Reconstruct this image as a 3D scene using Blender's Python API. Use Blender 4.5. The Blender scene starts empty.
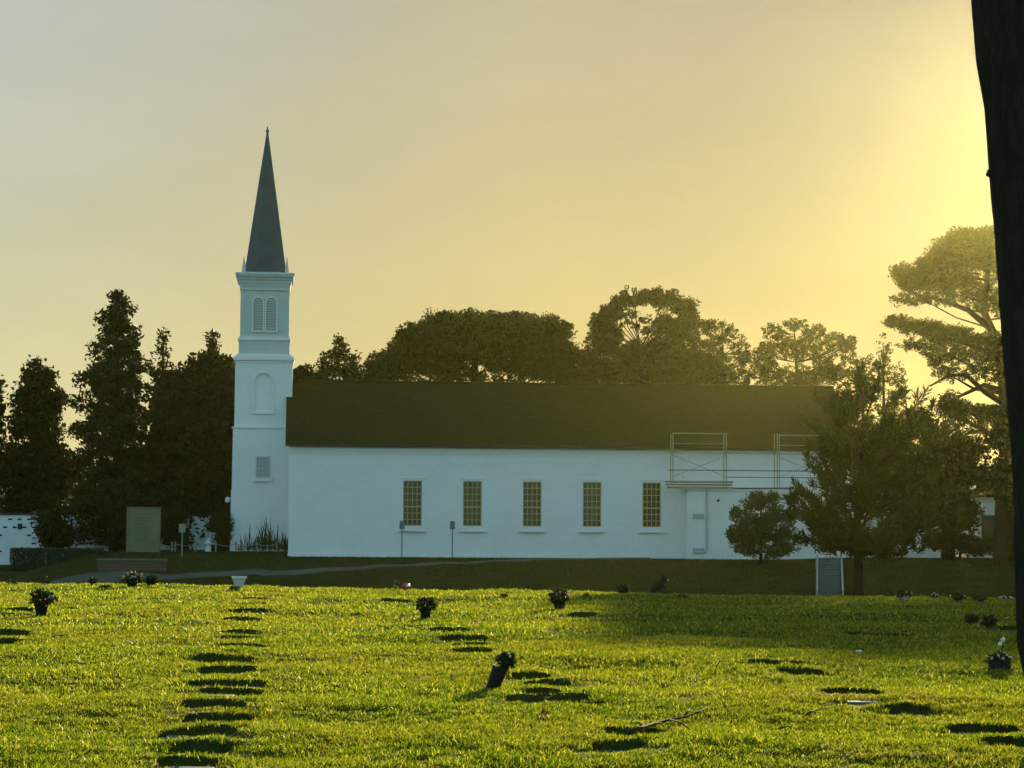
import bpy, math, random
import numpy as np
from mathutils import Vector, Matrix

rng = np.random.default_rng(7)
random.seed(7)
scene = bpy.context.scene
COL = scene.collection
R = math.radians

# ------------------------------------------------------------------ camera
FPX = 77.0 / 36.0 * 1024.0
PITCH, ROLL = R(3.345), R(0.37)
CAM = Vector((0.0, 0.0, 1.7))
cam_d = bpy.data.cameras.new("camera")
cam_d.lens, cam_d.sensor_width = 77.0, 36.0
cam_d.clip_start, cam_d.clip_end = 0.2, 5000.0
cam = bpy.data.objects.new("camera", cam_d)
COL.objects.link(cam)
ROT = Matrix.Rotation(math.pi / 2 + PITCH, 3, 'X') @ Matrix.Rotation(ROLL, 3, 'Z')
cam.matrix_world = Matrix.Translation(CAM) @ ROT.to_4x4()
scene.camera = cam


def ray(px, py):
    return (ROT @ Vector(((px - 512) / FPX, (384 - py) / FPX, -1.0))).normalized()


def P(px, py, Y):
    d = ray(px, py)
    return CAM + d * ((Y - CAM.y) / d.y)


# ------------------------------------------------------------------ light
SUN = ray(1060, 107)
SUN_EL = math.asin(SUN.z)
SUN_AZ = math.atan2(SUN.x, SUN.y)          # to the right of +Y
world = bpy.data.worlds.new("World")
scene.world = world
world.use_nodes = True
wn, wl = world.node_tree.nodes, world.node_tree.links
wn.clear()
sky = wn.new('ShaderNodeTexSky')
sky.sky_type = 'NISHITA'
sky.sun_disc = False
sky.sun_elevation = SUN_EL
sky.sun_rotation = SUN_AZ
sky.altitude = 50.0
sky.air_density = 1.0
sky.dust_density = 1.0
sky.ozone_density = 1.0
# gamma flattens the sky; tint warms it sunward, boosts green-blue opposite to light walls
gm = wn.new('ShaderNodeGamma')
gm.inputs['Gamma'].default_value = 0.40
tc = wn.new('ShaderNodeTexCoord')
dt = wn.new('ShaderNodeVectorMath')
dt.operation = 'DOT_PRODUCT'
dt.inputs[1].default_value = SUN
ac = wn.new('ShaderNodeMath')
ac.operation = 'ARCCOSINE'
dv = wn.new('ShaderNodeMath')
dv.operation = 'DIVIDE'
dv.inputs[1].default_value = math.pi
rp = wn.new('ShaderNodeValToRGB')
SKY_T = [(0.0, (0.599, 0.543, 0.389)), (0.016, (0.47, 0.429, 0.332)), (0.026, (0.429, 0.393, 0.324)), (0.041, (0.486, 0.45, 0.332)), (0.075, (0.697, 0.636, 0.405)), (0.1, (0.753, 0.709, 0.486)), (0.155, (0.931, 0.94, 0.761)), (0.33, (1.077, 1.312, 1.183)), (0.55, (1.158, 1.733, 1.685)), (1.0, (1.158, 1.766, 1.733))]
el = rp.color_ramp.elements
while len(el) < len(SKY_T):
    el.new(0.5)
for e_, (p_, c_) in zip(el, SKY_T):
    e_.position = p_
    e_.color = (*c_, 1)
ml = wn.new('ShaderNodeMixRGB')
ml.blend_type = 'MULTIPLY'
ml.inputs['Fac'].default_value = 1.0
bg = wn.new('ShaderNodeBackground')
bg.inputs['Strength'].default_value = 0.15
wo = wn.new('ShaderNodeOutputWorld')
wl.new(tc.outputs['Generated'], dt.inputs[0])
wl.new(dt.outputs['Value'], ac.inputs[0])
wl.new(ac.outputs[0], dv.inputs[0])
wl.new(dv.outputs[0], rp.inputs['Fac'])
wl.new(sky.outputs[0], gm.inputs['Color'])
wl.new(gm.outputs[0], ml.inputs['Color1'])
wl.new(rp.outputs[0], ml.inputs['Color2'])
sx_ = wn.new('ShaderNodeSeparateXYZ')
rz = wn.new('ShaderNodeValToRGB')            # warmer low in the sky, greyer above
rz.color_ramp.elements[0].position, rz.color_ramp.elements[0].color = .085, (1.0, .99, .88, 1)
rz.color_ramp.elements[1].position, rz.color_ramp.elements[1].color = .215, (1.0, 1.04, 1.20, 1)
e_ = rz.color_ramp.elements.new(.14)
e_.color = (1, 1, 1, 1)
ml2 = wn.new('ShaderNodeMixRGB')
ml2.blend_type = 'MULTIPLY'
ml2.inputs['Fac'].default_value = 1.0
wl.new(tc.outputs['Generated'], sx_.inputs[0])
wl.new(sx_.outputs['Z'], rz.inputs['Fac'])
wl.new(ml.outputs[0], ml2.inputs['Color1'])
wl.new(rz.outputs[0], ml2.inputs['Color2'])
mpn = wn.new('ShaderNodeMapping')
mpn.inputs['Scale'].default_value = (3.0, 3.0, 11.0)
mpn.inputs['Rotation'].default_value = (0, R(12), 0)
nz = wn.new('ShaderNodeTexNoise')
nz.inputs['Scale'].default_value = 1.6
nz.inputs['Detail'].default_value = 6
nz.inputs['Roughness'].default_value = 0.6
mrn = wn.new('ShaderNodeMapRange')
mrn.inputs['From Min'].default_value, mrn.inputs['From Max'].default_value = 0.3, 0.7
mrn.inputs['To Min'].default_value, mrn.inputs['To Max'].default_value = 0.955, 1.045
vm = wn.new('ShaderNodeVectorMath')
vm.operation = 'SCALE'
wl.new(tc.outputs['Generated'], mpn.inputs['Vector'])
wl.new(mpn.outputs[0], nz.inputs['Vector'])
wl.new(nz.outputs['Fac'], mrn.inputs['Value'])
wl.new(ml2.outputs[0], vm.inputs[0])
wl.new(mrn.outputs[0], vm.inputs['Scale'])
wl.new(vm.outputs[0], bg.inputs['Color'])
wl.new(bg.outputs[0], wo.inputs['Surface'])

sd = bpy.data.lights.new("sun", 'SUN')
sd.energy, sd.angle, sd.color = 5.0, R(0.55), (1.0, 0.82, 0.45)
so = bpy.data.objects.new("sun", sd)
so.rotation_euler = SUN.to_track_quat('Z', 'Y').to_euler()
so.location = (60, -10, 60)
COL.objects.link(so)

scene.view_settings.view_transform = 'Standard'
scene.view_settings.look = 'None'
scene.view_settings.exposure = 0.8
scene.view_settings.gamma = 1.0
scene.view_settings.use_curve_mapping = False
scene.render.engine = 'CYCLES'
cy = scene.cycles
cy.use_denoising = True
cy.max_bounces, cy.diffuse_bounces, cy.glossy_bounces = 6, 3, 2
cy.transmission_bounces, cy.transparent_max_bounces, cy.volume_bounces = 3, 6, 0
cy.caustics_reflective = cy.caustics_refractive = False

HAZE_DENSITY, HAZE_G = 0.000052, 0.89


# ------------------------------------------------------------------ materials
def mat(name, col, rough=0.7, col2=None, scale=4.0, bump=0.0, bscale=None, spec=0.3, metal=0.0, stretch=(1, 1, 1)):
    m = bpy.data.materials.new(name)
    m.use_nodes = True
    n, l = m.node_tree.nodes, m.node_tree.links
    b = n['Principled BSDF']
    b.inputs['Base Color'].default_value = (*col, 1)
    b.inputs['Roughness'].default_value = rough
    b.inputs['Specular IOR Level'].default_value = spec
    b.inputs['Metallic'].default_value = metal
    g = n.new('ShaderNodeNewGeometry')
    mp = n.new('ShaderNodeMapping')
    mp.inputs['Scale'].default_value = stretch
    l.new(g.outputs['Position'], mp.inputs['Vector'])
    if col2 is not None:
        t = n.new('ShaderNodeTexNoise')
        t.inputs['Scale'].default_value = scale
        t.inputs['Detail'].default_value = 6
        t.inputs['Roughness'].default_value = 0.65
        r = n.new('ShaderNodeValToRGB')
        r.color_ramp.elements[0].position, r.color_ramp.elements[1].position = 0.3, 0.7
        r.color_ramp.elements[0].color, r.color_ramp.elements[1].color = (*col, 1), (*col2, 1)
        l.new(mp.outputs[0], t.inputs['Vector'])
        l.new(t.outputs['Fac'], r.inputs['Fac'])
        l.new(r.outputs[0], b.inputs['Base Color'])
    if bump:
        t2 = n.new('ShaderNodeTexNoise')
        t2.inputs['Scale'].default_value = bscale or scale
        t2.inputs['Detail'].default_value = 5
        bp = n.new('ShaderNodeBump')
        bp.inputs['Strength'].default_value = bump
        bp.inputs['Distance'].default_value = 0.05
        l.new(mp.outputs[0], t2.inputs['Vector'])
        l.new(t2.outputs['Fac'], bp.inputs['Height'])
        l.new(bp.outputs[0], b.inputs['Normal'])
    return m


def leaf_mat(name, c1, c2, trans=0.35, tcol=None, rough=0.5, spec=0.25, patch=0.0, pscale=1.0, c3=None, dry=None):
    """thin leaf: diffuse/gloss front plus light passing through; colour differs from leaf to leaf"""
    m = bpy.data.materials.new(name)
    m.use_nodes = True
    n, l = m.node_tree.nodes, m.node_tree.links
    b = n['Principled BSDF']
    out = n['Material Output']
    g = n.new('ShaderNodeNewGeometry')
    r = n.new('ShaderNodeValToRGB')
    r.color_ramp.elements[0].color, r.color_ramp.elements[1].color = (*c1, 1), (*c2, 1)
    if dry is not None:
        r.color_ramp.elements[1].position = .84
        e_ = r.color_ramp.elements.new(.90)
        e_.color = (*dry, 1)
    l.new(g.outputs['Random Per Island'], r.inputs['Fac'])
    colour = r.outputs[0]
    if c3 is not None:
        t = n.new('ShaderNodeTexNoise')
        t.inputs['Scale'].default_value = pscale
        t.inputs['Detail'].default_value = 4
        mr = n.new('ShaderNodeMapRange')
        mr.inputs['From Min'].default_value, mr.inputs['From Max'].default_value = 0.42, 0.72
        mr.inputs['To Max'].default_value = patch
        mx = n.new('ShaderNodeMixRGB')
        mx.inputs['Color2'].default_value = (*c3, 1)
        l.new(g.outputs['Position'], t.inputs['Vector'])
        l.new(t.outputs['Fac'], mr.inputs['Value'])
        l.new(mr.outputs[0], mx.inputs['Fac'])
        l.new(colour, mx.inputs['Color1'])
        colour = mx.outputs[0]
    b.inputs['Roughness'].default_value = rough
    b.inputs['Specular IOR Level'].default_value = spec
    l.new(colour, b.inputs['Base Color'])
    tr = n.new('ShaderNodeBsdfTranslucent')
    mul = n.new('ShaderNodeMixRGB')
    mul.blend_type = 'MULTIPLY'
    mul.inputs['Fac'].default_value = 1.0
    mul.inputs['Color2'].default_value = (*(tcol or (2.2, 2.0, 1.0)), 1)
    l.new(colour, mul.inputs['Color1'])
    l.new(mul.outputs[0], tr.inputs['Color'])
    mix = n.new('ShaderNodeMixShader')
    mix.inputs['Fac'].default_value = trans
    l.new(b.outputs[0], mix.inputs[1])
    l.new(tr.outputs[0], mix.inputs[2])
    l.new(mix.outputs[0], out.inputs['Surface'])
    return m


def brick_mat(name, c1, c2, mortar, bw, bh, bump=0.3, stain=None):
    m = bpy.data.materials.new(name)
    m.use_nodes = True
    n, l = m.node_tree.nodes, m.node_tree.links
    b = n['Principled BSDF']
    b.inputs['Roughness'].default_value = 0.75
    b.inputs['Specular IOR Level'].default_value = 0.2
    g = n.new('ShaderNodeNewGeometry')
    sp = n.new('ShaderNodeSeparateXYZ')
    cb = n.new('ShaderNodeCombineXYZ')
    ad = n.new('ShaderNodeMath')
    l.new(g.outputs['Position'], sp.inputs[0])
    l.new(sp.outputs['X'], ad.inputs[0])
    l.new(sp.outputs['Y'], ad.inputs[1])
    l.new(ad.outputs[0], cb.inputs['X'])
    l.new(sp.outputs['Z'], cb.inputs['Y'])
    t = n.new('ShaderNodeTexBrick')
    t.inputs['Scale'].default_value = 1.0
    t.inputs['Color1'].default_value, t.inputs['Color2'].default_value = (*c1, 1), (*c2, 1)
    t.inputs['Mortar'].default_value = (*mortar, 1)
    t.inputs['Mortar Size'].default_value = bh * 0.09
    t.inputs['Brick Width'].default_value, t.inputs['Row Height'].default_value = bw, bh
    l.new(cb.outputs[0], t.inputs['Vector'])
    colour = t.outputs['Color']
    if stain:
        nz = n.new('ShaderNodeTexNoise')
        nz.inputs['Scale'].default_value = 0.55
        nz.inputs['Detail'].default_value = 7
        nz.inputs['Roughness'].default_value = 0.7
        mr = n.new('ShaderNodeMapRange')
        mr.inputs['From Min'].default_value, mr.inputs['From Max'].default_value = 0.45, 0.75
        mr.inputs['To Max'].default_value = 0.5
        mx = n.new('ShaderNodeMixRGB')
        mx.inputs['Color2'].default_value = (*stain, 1)
        l.new(g.outputs['Position'], nz.inputs['Vector'])
        l.new(nz.outputs['Fac'], mr.inputs['Value'])
        l.new(mr.outputs[0], mx.inputs['Fac'])
        l.new(colour, mx.inputs['Color1'])
        colour = mx.outputs[0]
    l.new(colour, b.inputs['Base Color'])
    bp = n.new('ShaderNodeBump')
    bp.inputs['Strength'].default_value = bump
    bp.inputs['Distance'].default_value = 0.02
    l.new(t.outputs['Fac'], bp.inputs['Height'])
    bp.invert = True
    l.new(bp.outputs[0], b.inputs['Normal'])
    return m


M = {}
M['white_brick'] = brick_mat('white_brick', (.80, .80, .77), (.77, .77, .745), (.73, .73, .71), .42, .16, .14, (.64, .64, .59))
M['white_trim'] = mat('white_trim', (.80, .80, .78), .5, (.74, .74, .71), 2.0)
M['white_stucco'] = mat('white_stucco', (.78, .78, .76), .8, (.68, .68, .65), .7, .2, 20)
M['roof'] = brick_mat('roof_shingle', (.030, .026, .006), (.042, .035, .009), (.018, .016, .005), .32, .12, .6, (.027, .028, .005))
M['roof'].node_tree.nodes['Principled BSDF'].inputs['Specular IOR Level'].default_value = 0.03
M['spire'] = mat('spire_metal', (.028, .062, .080), .5, (.046, .088, .106), .8, .1, 3, spec=.15)
M['stepedge'] = mat('step_edge_paint', (.30, .31, .26), .7)
M['louver'] = mat('louver_grey', (.42, .45, .44), .7)
M['glass'] = mat('dark_glass', (.030, .028, .014), .12, (.055, .048, .02), .35, spec=.5)
M['muntin'] = mat('cream_muntin', (.42, .36, .18), .6)
M['fascia'] = mat('dark_fascia', (.03, .028, .02), .7)
M['steel'] = mat('scaffold_steel', (.42, .39, .24), .45, (.30, .27, .16), 3.0, metal=.3)
M['darksteel'] = mat('dark_steel', (.10, .10, .10), .5, metal=.4)
M['plank'] = mat('scaffold_plank', (.33, .30, .17), .8, (.22, .19, .10), 2.0, stretch=(.3, 1, 6))
M['concrete'] = mat('concrete', (.15, .16, .14), .85, (.10, .11, .09), 2.0, .2, 15)
M['paving'] = mat('paving', (.085, .088, .058), .85, (.04, .045, .024), .8, .2, 8)
M['stone'] = mat('tablet_stone', (.22, .205, .125), .8, (.15, .14, .08), 1.2, .2, 8)
M['stone_dark'] = mat('tablet_lettering', (.10, .098, .056), .8)
M['marker'] = mat('marker_granite', (.24, .23, .20), .75, (.16, .155, .14), 30, .2, 60, spec=.2)
M['bronze'] = mat('marker_dark_granite', (.055, .052, .045), .55, (.035, .033, .03), 30, .2, 60, spec=.4)
M['shade_toned'] = brick_mat('shade_toned_white', (.56, .60, .58), (.52, .56, .54), (.46, .50, .48), .42, .16, .3, (.44, .48, .44))  # white brick again; dimmer light on the tower put into its colour
M['redbrick'] = brick_mat('red_brick', (.13, .075, .04), (.10, .055, .03), (.14, .12, .09), .4, .13, .5)
M['block'] = mat('painted_block', (.74, .76, .76), .8, (.62, .65, .65), 1.0, .15, 12)
M['void'] = mat('dark_slot', (.02, .02, .02), .9)
M['bark'] = mat('bark', (.040, .032, .018), .95, (.018, .014, .009), 3.0, .9, 5, spec=.1, stretch=(4, 4, 1))
M['sign'] = mat('sign_plate', (.10, .14, .16), .45, spec=.4)
M['signpale'] = mat('sign_plate_pale', (.26, .26, .19), .5, spec=.4)
M['post'] = mat('post_metal', (.16, .17, .16), .5, metal=.5)
M['pale_post'] = mat('pale_post', (.26, .26, .20), .7)
M['pot_dark'] = mat('pot_dark_green', (.012, .014, .012), .6, spec=.12)
M['pot_pale'] = mat('pot_pale_green', (.30, .38, .26), .4)
M['pot_white'] = mat('pot_white', (.58, .60, .56), .45)
M['pot_red'] = mat('pot_dark_red', (.09, .02, .02), .5)
M['twig'] = mat('dry_twig', (.07, .05, .03), .9, spec=.1)
for nm, c in (('white', (.8, .8, .76)), ('pink', (.75, .36, .38)), ('cream', (.70, .56, .34)), ('red', (.30, .03, .035)),
              ('brown', (.28, .16, .09)), ('purple', (.12, .05, .10)), ('lilac', (.40, .36, .50))):
    M['bloom_' + nm] = leaf_mat('petal_' + nm, c, tuple(x * .8 for x in c), .3, (1, 1, 1))
M['foil'] = mat('foil_red', (.45, .05, .07), .3, spec=.6)
M['leaf_pot'] = leaf_mat('bouquet_leaf', (.012, .020, .006), (.028, .042, .012), .2, spec=.15)
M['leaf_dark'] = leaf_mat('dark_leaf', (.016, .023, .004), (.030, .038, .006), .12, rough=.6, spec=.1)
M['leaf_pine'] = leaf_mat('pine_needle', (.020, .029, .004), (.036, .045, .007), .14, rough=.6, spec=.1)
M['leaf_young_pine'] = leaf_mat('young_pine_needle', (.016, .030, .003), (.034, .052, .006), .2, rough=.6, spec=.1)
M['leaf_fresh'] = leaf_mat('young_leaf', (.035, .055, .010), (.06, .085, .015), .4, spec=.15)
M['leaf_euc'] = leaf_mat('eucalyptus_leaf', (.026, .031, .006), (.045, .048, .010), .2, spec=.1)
M['leaf_hedge'] = leaf_mat('hedge_leaf', (.03, .045, .025), (.05, .065, .035), .2)
M['reed'] = leaf_mat('reed_blade', (.030, .045, .014), (.05, .07, .02), .3)
M['dead_leaf'] = leaf_mat('dead_leaf', (.12, .04, .012), (.16, .06, .02), .2)
M['grass'] = leaf_mat('grass_blade', (.026, .058, .004), (.094, .134, .010), .62, (3.3, 2.85, 1.2), .42, .25, .45, .28, (.12, .115, .016), dry=(.21, .23, .065))
M['turf'] = mat('ground_turf', (.020, .030, .003), .95, (.044, .046, .008), .9, .8, 6, spec=.05)

# ------------------------------------------------------------------ builders
WORLD_AT = {}


class MB:
    def __init__(self):
        self.v, self.f = [], []

    def quad(self, *pts):
        k = len(self.v)
        self.v += [tuple(p) for p in pts]
        self.f.append(tuple(range(k, k + len(pts))))

    def box(self, x0, x1, y0, y1, z0, z1):
        k = len(self.v)
        self.v += [(x0, y0, z0), (x1, y0, z0), (x1, y1, z0), (x0, y1, z0), (x0, y0, z1), (x1, y0, z1), (x1, y1, z1), (x0, y1, z1)]
        self.f += [tuple(k + i for i in q) for q in ((0, 3, 2, 1), (4, 5, 6, 7), (0, 1, 5, 4), (1, 2, 6, 5), (2, 3, 7, 6), (3, 0, 4, 7))]

    def frustum(self, cx, cy, z0, z1, h0, h1, n=4, rot=None):
        """n-sided tapering block; h = half width (apothem) at bottom and top"""
        rot = math.pi / n if rot is None else rot
        k = len(self.v)
        s = 1 / math.cos(math.pi / n)
        for h, z in ((h0, z0), (h1, z1)):
            for i in range(n):
                a = rot + 2 * math.pi * i / n
                self.v.append((cx + h * s * math.cos(a), cy + h * s * math.sin(a), z))
        self.f.append(tuple(k + i for i in reversed(range(n))))
        self.f.append(tuple(k + n + i for i in range(n)))
        for i in range(n):
            j = (i + 1) % n
            self.f.append((k + i, k + j, k + n + j, k + n + i))

    def tube(self, pts, rad, n=7):
        pts = [Vector(p) for p in pts]
        if not hasattr(rad, '__len__'):
            rad = [rad] * len(pts)
        k = len(self.v)
        up = Vector((0.31, 0.17, 0.93))
        for i, p in enumerate(pts):
            t = (pts[min(i + 1, len(pts) - 1)] - pts[max(i - 1, 0)]).normalized()
            a = t.cross(up)
            a = t.cross(Vector((1, 0, 0))) if a.length < .15 else a
            a.normalize()
            b = t.cross(a)
            for j in range(n):
                an = 2 * math.pi * j / n
                q = p + (a * math.cos(an) + b * math.sin(an)) * rad[i]
                self.v.append(tuple(q))
        for i in range(len(pts) - 1):
            for j in range(n):
                j2 = (j + 1) % n
                self.f.append((k + i * n + j, k + i * n + j2, k + (i + 1) * n + j2, k + (i + 1) * n + j))
        self.f.append(tuple(k + j for j in reversed(range(n))))
        self.f.append(tuple(k + (len(pts) - 1) * n + j for j in range(n)))

    def lathe(self, prof, c=(0, 0, 0), n=14):
        k = len(self.v)
        for r, z in prof:
            for j in range(n):
                a = 2 * math.pi * j / n
                self.v.append((c[0] + r * math.cos(a), c[1] + r * math.sin(a), c[2] + z))
        for i in range(len(prof) - 1):
            for j in range(n):
                j2 = (j + 1) % n
                self.f.append((k + i * n + j, k + i * n + j2, k + (i + 1) * n + j2, k + (i + 1) * n + j))
        self.f.append(tuple(k + j for j in reversed(range(n))))
        self.f.append(tuple(k + (len(prof) - 1) * n + j for j in range(n)))

    def ball(self, c, r, sq=(1, 1, 1), n=7, m=5):
        prof = [(max(1e-4, math.sin(math.pi * i / m)), -math.cos(math.pi * i / m)) for i in range(m + 1)]
        k = len(self.v)
        self.lathe(prof, (0, 0, 0), n)
        for i in range(k, len(self.v)):
            x, y, z = self.v[i]
            self.v[i] = (c[0] + x * r * sq[0], c[1] + y * r * sq[1], c[2] + z * r * sq[2])

    def extrude_outline(self, pts, y0, y1):
        """outline in the XZ plane (list of (x,z), counter-clockwise seen from -Y) given thickness from y0 to y1"""
        k, n = len(self.v), len(pts)
        self.v += [(x, y0, z) for x, z in pts] + [(x, y1, z) for x, z in pts]
        self.f.append(tuple(k + i for i in range(n)))
        self.f.append(tuple(k + n + i for i in reversed(range(n))))
        for i in range(n):
            j = (i + 1) % n
            self.f.append((k + i, k + n + i, k + n + j, k + j))

    def build(self, name, material, parent=None, loc=None, smooth=False):
        return mesh_obj(name, np.array(self.v, dtype=np.float32), self.f, material, parent, loc, smooth)


def link(name, me, material, parent, loc, smooth=False):
    o = bpy.data.objects.new(name, me)
    me.materials.append(material)
    if smooth:
        me.polygons.foreach_set('use_smooth', np.ones(len(me.polygons), dtype=bool))
    COL.objects.link(o)
    if parent is not None:
        o.parent = parent
    else:
        o.location = loc
    WORLD_AT[o.name] = Vector(loc)
    return o


def origin_of(parent, loc):
    if parent is not None:
        return WORLD_AT[parent.name]
    return Vector(loc) if loc is not None else Vector((0, 0, 0))


def mesh_obj(name, v, f, material, parent=None, loc=None, smooth=False):
    o0 = origin_of(parent, loc)
    me = bpy.data.meshes.new(name)
    me.from_pydata((v - np.array(o0, dtype=np.float32)).tolist(), [], f)
    me.update()
    return link(name, me, material, parent, o0, smooth)


def fast_mesh(name, v, nper, material, parent=None, loc=None):
    """v: (N*nper,3); every nper vertices make one face"""
    o0 = origin_of(parent, loc)
    me = bpy.data.meshes.new(name)
    v = (v - np.array(o0)).astype(np.float32)
    nv = len(v)
    nf = nv // nper
    me.vertices.add(nv)
    me.vertices.foreach_set('co', v.ravel())
    me.loops.add(nv)
    me.loops.foreach_set('vertex_index', np.arange(nv, dtype=np.int32))
    me.polygons.add(nf)
    me.polygons.foreach_set('loop_start', np.arange(0, nv, nper, dtype=np.int32))
    me.update(calc_edges=True)
    return link(name, me, material, parent, o0)


def thing(name, label, cat, loc, group=None):
    o = bpy.data.objects.new(name, None)
    o.empty_display_size = 0.3
    COL.objects.link(o)
    o.location = loc
    WORLD_AT[o.name] = Vector(loc)
    return tag(o, label, cat, group)


def tag(o, label=None, cat=None, group=None, kind=None):
    if label:
        o['label'] = label
    if cat:
        o['category'] = cat
    if group:
        o['group'] = group
    if kind:
        o['kind'] = kind
    return o


def unit(n):
    d = rng.normal(size=(n, 3))
    return d / np.linalg.norm(d, axis=1, keepdims=True)


def leaves(cent, size, aspect=.5, axis=None):
    """rhombus leaves; axis: preferred long direction (N,3) or None"""
    n = len(cent)
    u = unit(n) if axis is None else axis
    w = unit(n)
    v = np.cross(u, w)
    v /= np.linalg.norm(v, axis=1, keepdims=True) + 1e-9
    s = np.broadcast_to(np.asarray(size, dtype=float), (n,))[:, None]
    q = np.stack([cent - u * s, cent + v * s * aspect, cent + u * s, cent - v * s * aspect], axis=1)
    return q.reshape(-1, 3)


# ------------------------------------------------------------------ terrain
_w = [(rng.choice([.45, .6, .8, 1.1, 1.6, 2.4, 3.6, 5.5]) * rng.uniform(.85, 1.15), rng.uniform(0, 6.28), rng.uniform(0, 6.28)) for _ in range(22)]


def sm(t):
    t = np.clip(t, 0, 1)
    return t * t * (3 - 2 * t)


def crest(X):
    return 46.5 - 0.22 * np.clip(X, -25, 25)


def terr(X, Y):
    X, Y = np.asarray(X, dtype=float), np.asarray(Y, dtype=float)
    u = np.zeros(np.broadcast(X, Y).shape)
    for wl_, a, ph in _w:
        k = 6.283 / wl_
        u = u + 0.0047 * wl_ ** .5 * np.sin(k * (X * .6 * math.cos(a) + Y * math.sin(a)) + ph)
    s = Y - crest(X)
    fade = 1 - sm(s / 5)
    z = u * fade
    drop = np.where(s > 0, 1 - np.exp(-(np.maximum(s, 0) / 15) ** 1.6), 0)
    z = z - 2.8 * drop
    top = -1.02 + 0.24 * sm((-12.9 - X) / .7) - 1.0 * sm((-24.0 - X) / 2.5) + .15 * sm((X - 15) / 6)
    t = sm((Y - 107) / 17)
    rough = .03 * np.sin(X * 1.7 + Y * .9) + .03 * np.sin(X * .63 - Y * 1.3 + 1)
    z = z + (top + 2.8 + rough * (1 - sm((Y - 122) / 4))) * t
    return z


def G(px, py):
    d = ray(px, py)
    ys = np.arange(9, 200, .02)
    t = ys / d.y
    X, Z = d.x * t, CAM.z + d.z * t
    h = terr(X, ys)
    k = np.argmax(Z <= h)
    return Vector((float(X[k]), float(ys[k]), float(h[k])))


def gz(x, y):
    return float(terr(np.array([x]), np.array([y]))[0])


# graves: (left px, right px, y px of the far edge, stone flush with the turf?)
ROWS = [
    ('row', [(160, 222, 761), (174, 236, 746), (162, 241, 731), (186, 253, 718), (184, 250, 704), (201, 262, 691), (189, 267, 683),
             (202, 259, 669), (195, 254, 659), (221, 268, 646), (222, 259, 638.5), (221, 257, 632), (225, 262, 619), (228, 270, 610.5),
             (234, 271, 604.5), (243, 271, 599)]),
    ('edge', [(-12, 31, 632), (-10, 18, 641.5), (8, 36, 609), (57, 78, 609)]),
    ('mid', [(453, 493, 651), (451, 487, 644.5), (442, 487, 638), (430, 469, 630), (387, 415, 608), (382, 411, 601)]),
    ('vase', [(512, 550, 675), (524, 571, 683), (522, 562, 691), (505, 588, 698)]),
    ('right', [(745, 803, 663), (777, 822, 671), (817, 880, 692), (882, 927, 708), (943, 1016, 728), (980, 1040, 741),
               (603, 667, 732), (592, 646, 745), (568, 596, 614.5), (840, 903, 635), (994, 1021, 628)]),
]
FLUSH = [('row', (178, 214, 768.5)), ('row', (203, 234, 695.5)), ('vase', (524, 562, 696.2)), ('right', (846, 878, 701.5)), ('row', (186, 200, 713.5))]
HOLES = []        # x0,x1,y0,y1, kind
for k, lst in ROWS:
    for (a, b, y) in lst:
        p = G((a + b) / 2, y)
        w = (b - a) * p.y / FPX
        dep = .34
        HOLES.append((p.x - w / 2, p.x + w / 2, p.y - dep, p.y, k, False))
for k, (a, b, y) in FLUSH:
    p = G((a + b) / 2, y)
    w = (b - a) * p.y / FPX
    HOLES.append((p.x - w / 2, p.x + w / 2, p.y - .09, p.y + .07, k, True))


def graves(X, Y, z):
    """sink the turf over each marker and heap it slightly on the far side"""
    for (x0, x1, y0, y1, k, fl) in HOLES:
        if fl:
            continue
        m = (X > x0 - .5) & (X < x1 + .5) & (Y > y0 - .8) & (Y < y1 + .8)
        if not m.any():
            continue
        xm, ym = X[m], Y[m]
        cx = (x0 + x1) / 2
        wob = .045 * np.sin(xm * 17 + cx * 7) + .03 * np.sin(xm * 41 + cx)
        side = np.clip((xm - x0 + .03) / .06, 0, 1) * np.clip((x1 + .03 - xm) / .06, 0, 1)
        inside = side * ((ym > y0 + wob) & (ym < y1 + wob))
        berm = np.clip((xm - x0 + .12) / .25, 0, 1) * np.clip((x1 + .12 - xm) / .25, 0, 1)
        up = .032 * np.exp(-((ym - y1 - .10) / .14) ** 2) * berm
        dn = -.02 * np.exp(-((ym - y0 + .10) / .18) ** 2) * berm
        z[m] += np.where(inside > .5, -.048, up + dn)
    return z


xs = np.concatenate([-np.geomspace(600, 17.5, 50), np.arange(-17, 17.01, .075), np.geomspace(17.5, 600, 50)])
ys = np.concatenate([-np.geomspace(80, 1, 14), np.linspace(0, 11, 12)[:-1], np.arange(11, 54, .05), np.arange(54, 145, .5), np.geomspace(145.5, 900, 40)])
GX, GY = np.meshgrid(xs, ys)
GZ = graves(GX, GY, terr(GX, GY))
nx, ny = len(xs), len(ys)
me = bpy.data.meshes.new('ground')
me.vertices.add(nx * ny)
me.vertices.foreach_set('co', np.stack([GX, GY, GZ], -1).astype(np.float32).ravel())
ii = (np.arange(ny - 1)[:, None] * nx + np.arange(nx - 1)[None, :]).ravel()
quads = np.stack([ii, ii + 1, ii + nx + 1, ii + nx], 1).astype(np.int32)
me.loops.add(quads.size)
me.loops.foreach_set('vertex_index', quads.ravel())
me.polygons.add(len(quads))
me.polygons.foreach_set('loop_start', np.arange(0, quads.size, 4, dtype=np.int32))
me.update(calc_edges=True)
tag(link('ground', me, M['turf'], None, (0, 0, 0), True), kind='structure')


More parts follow.
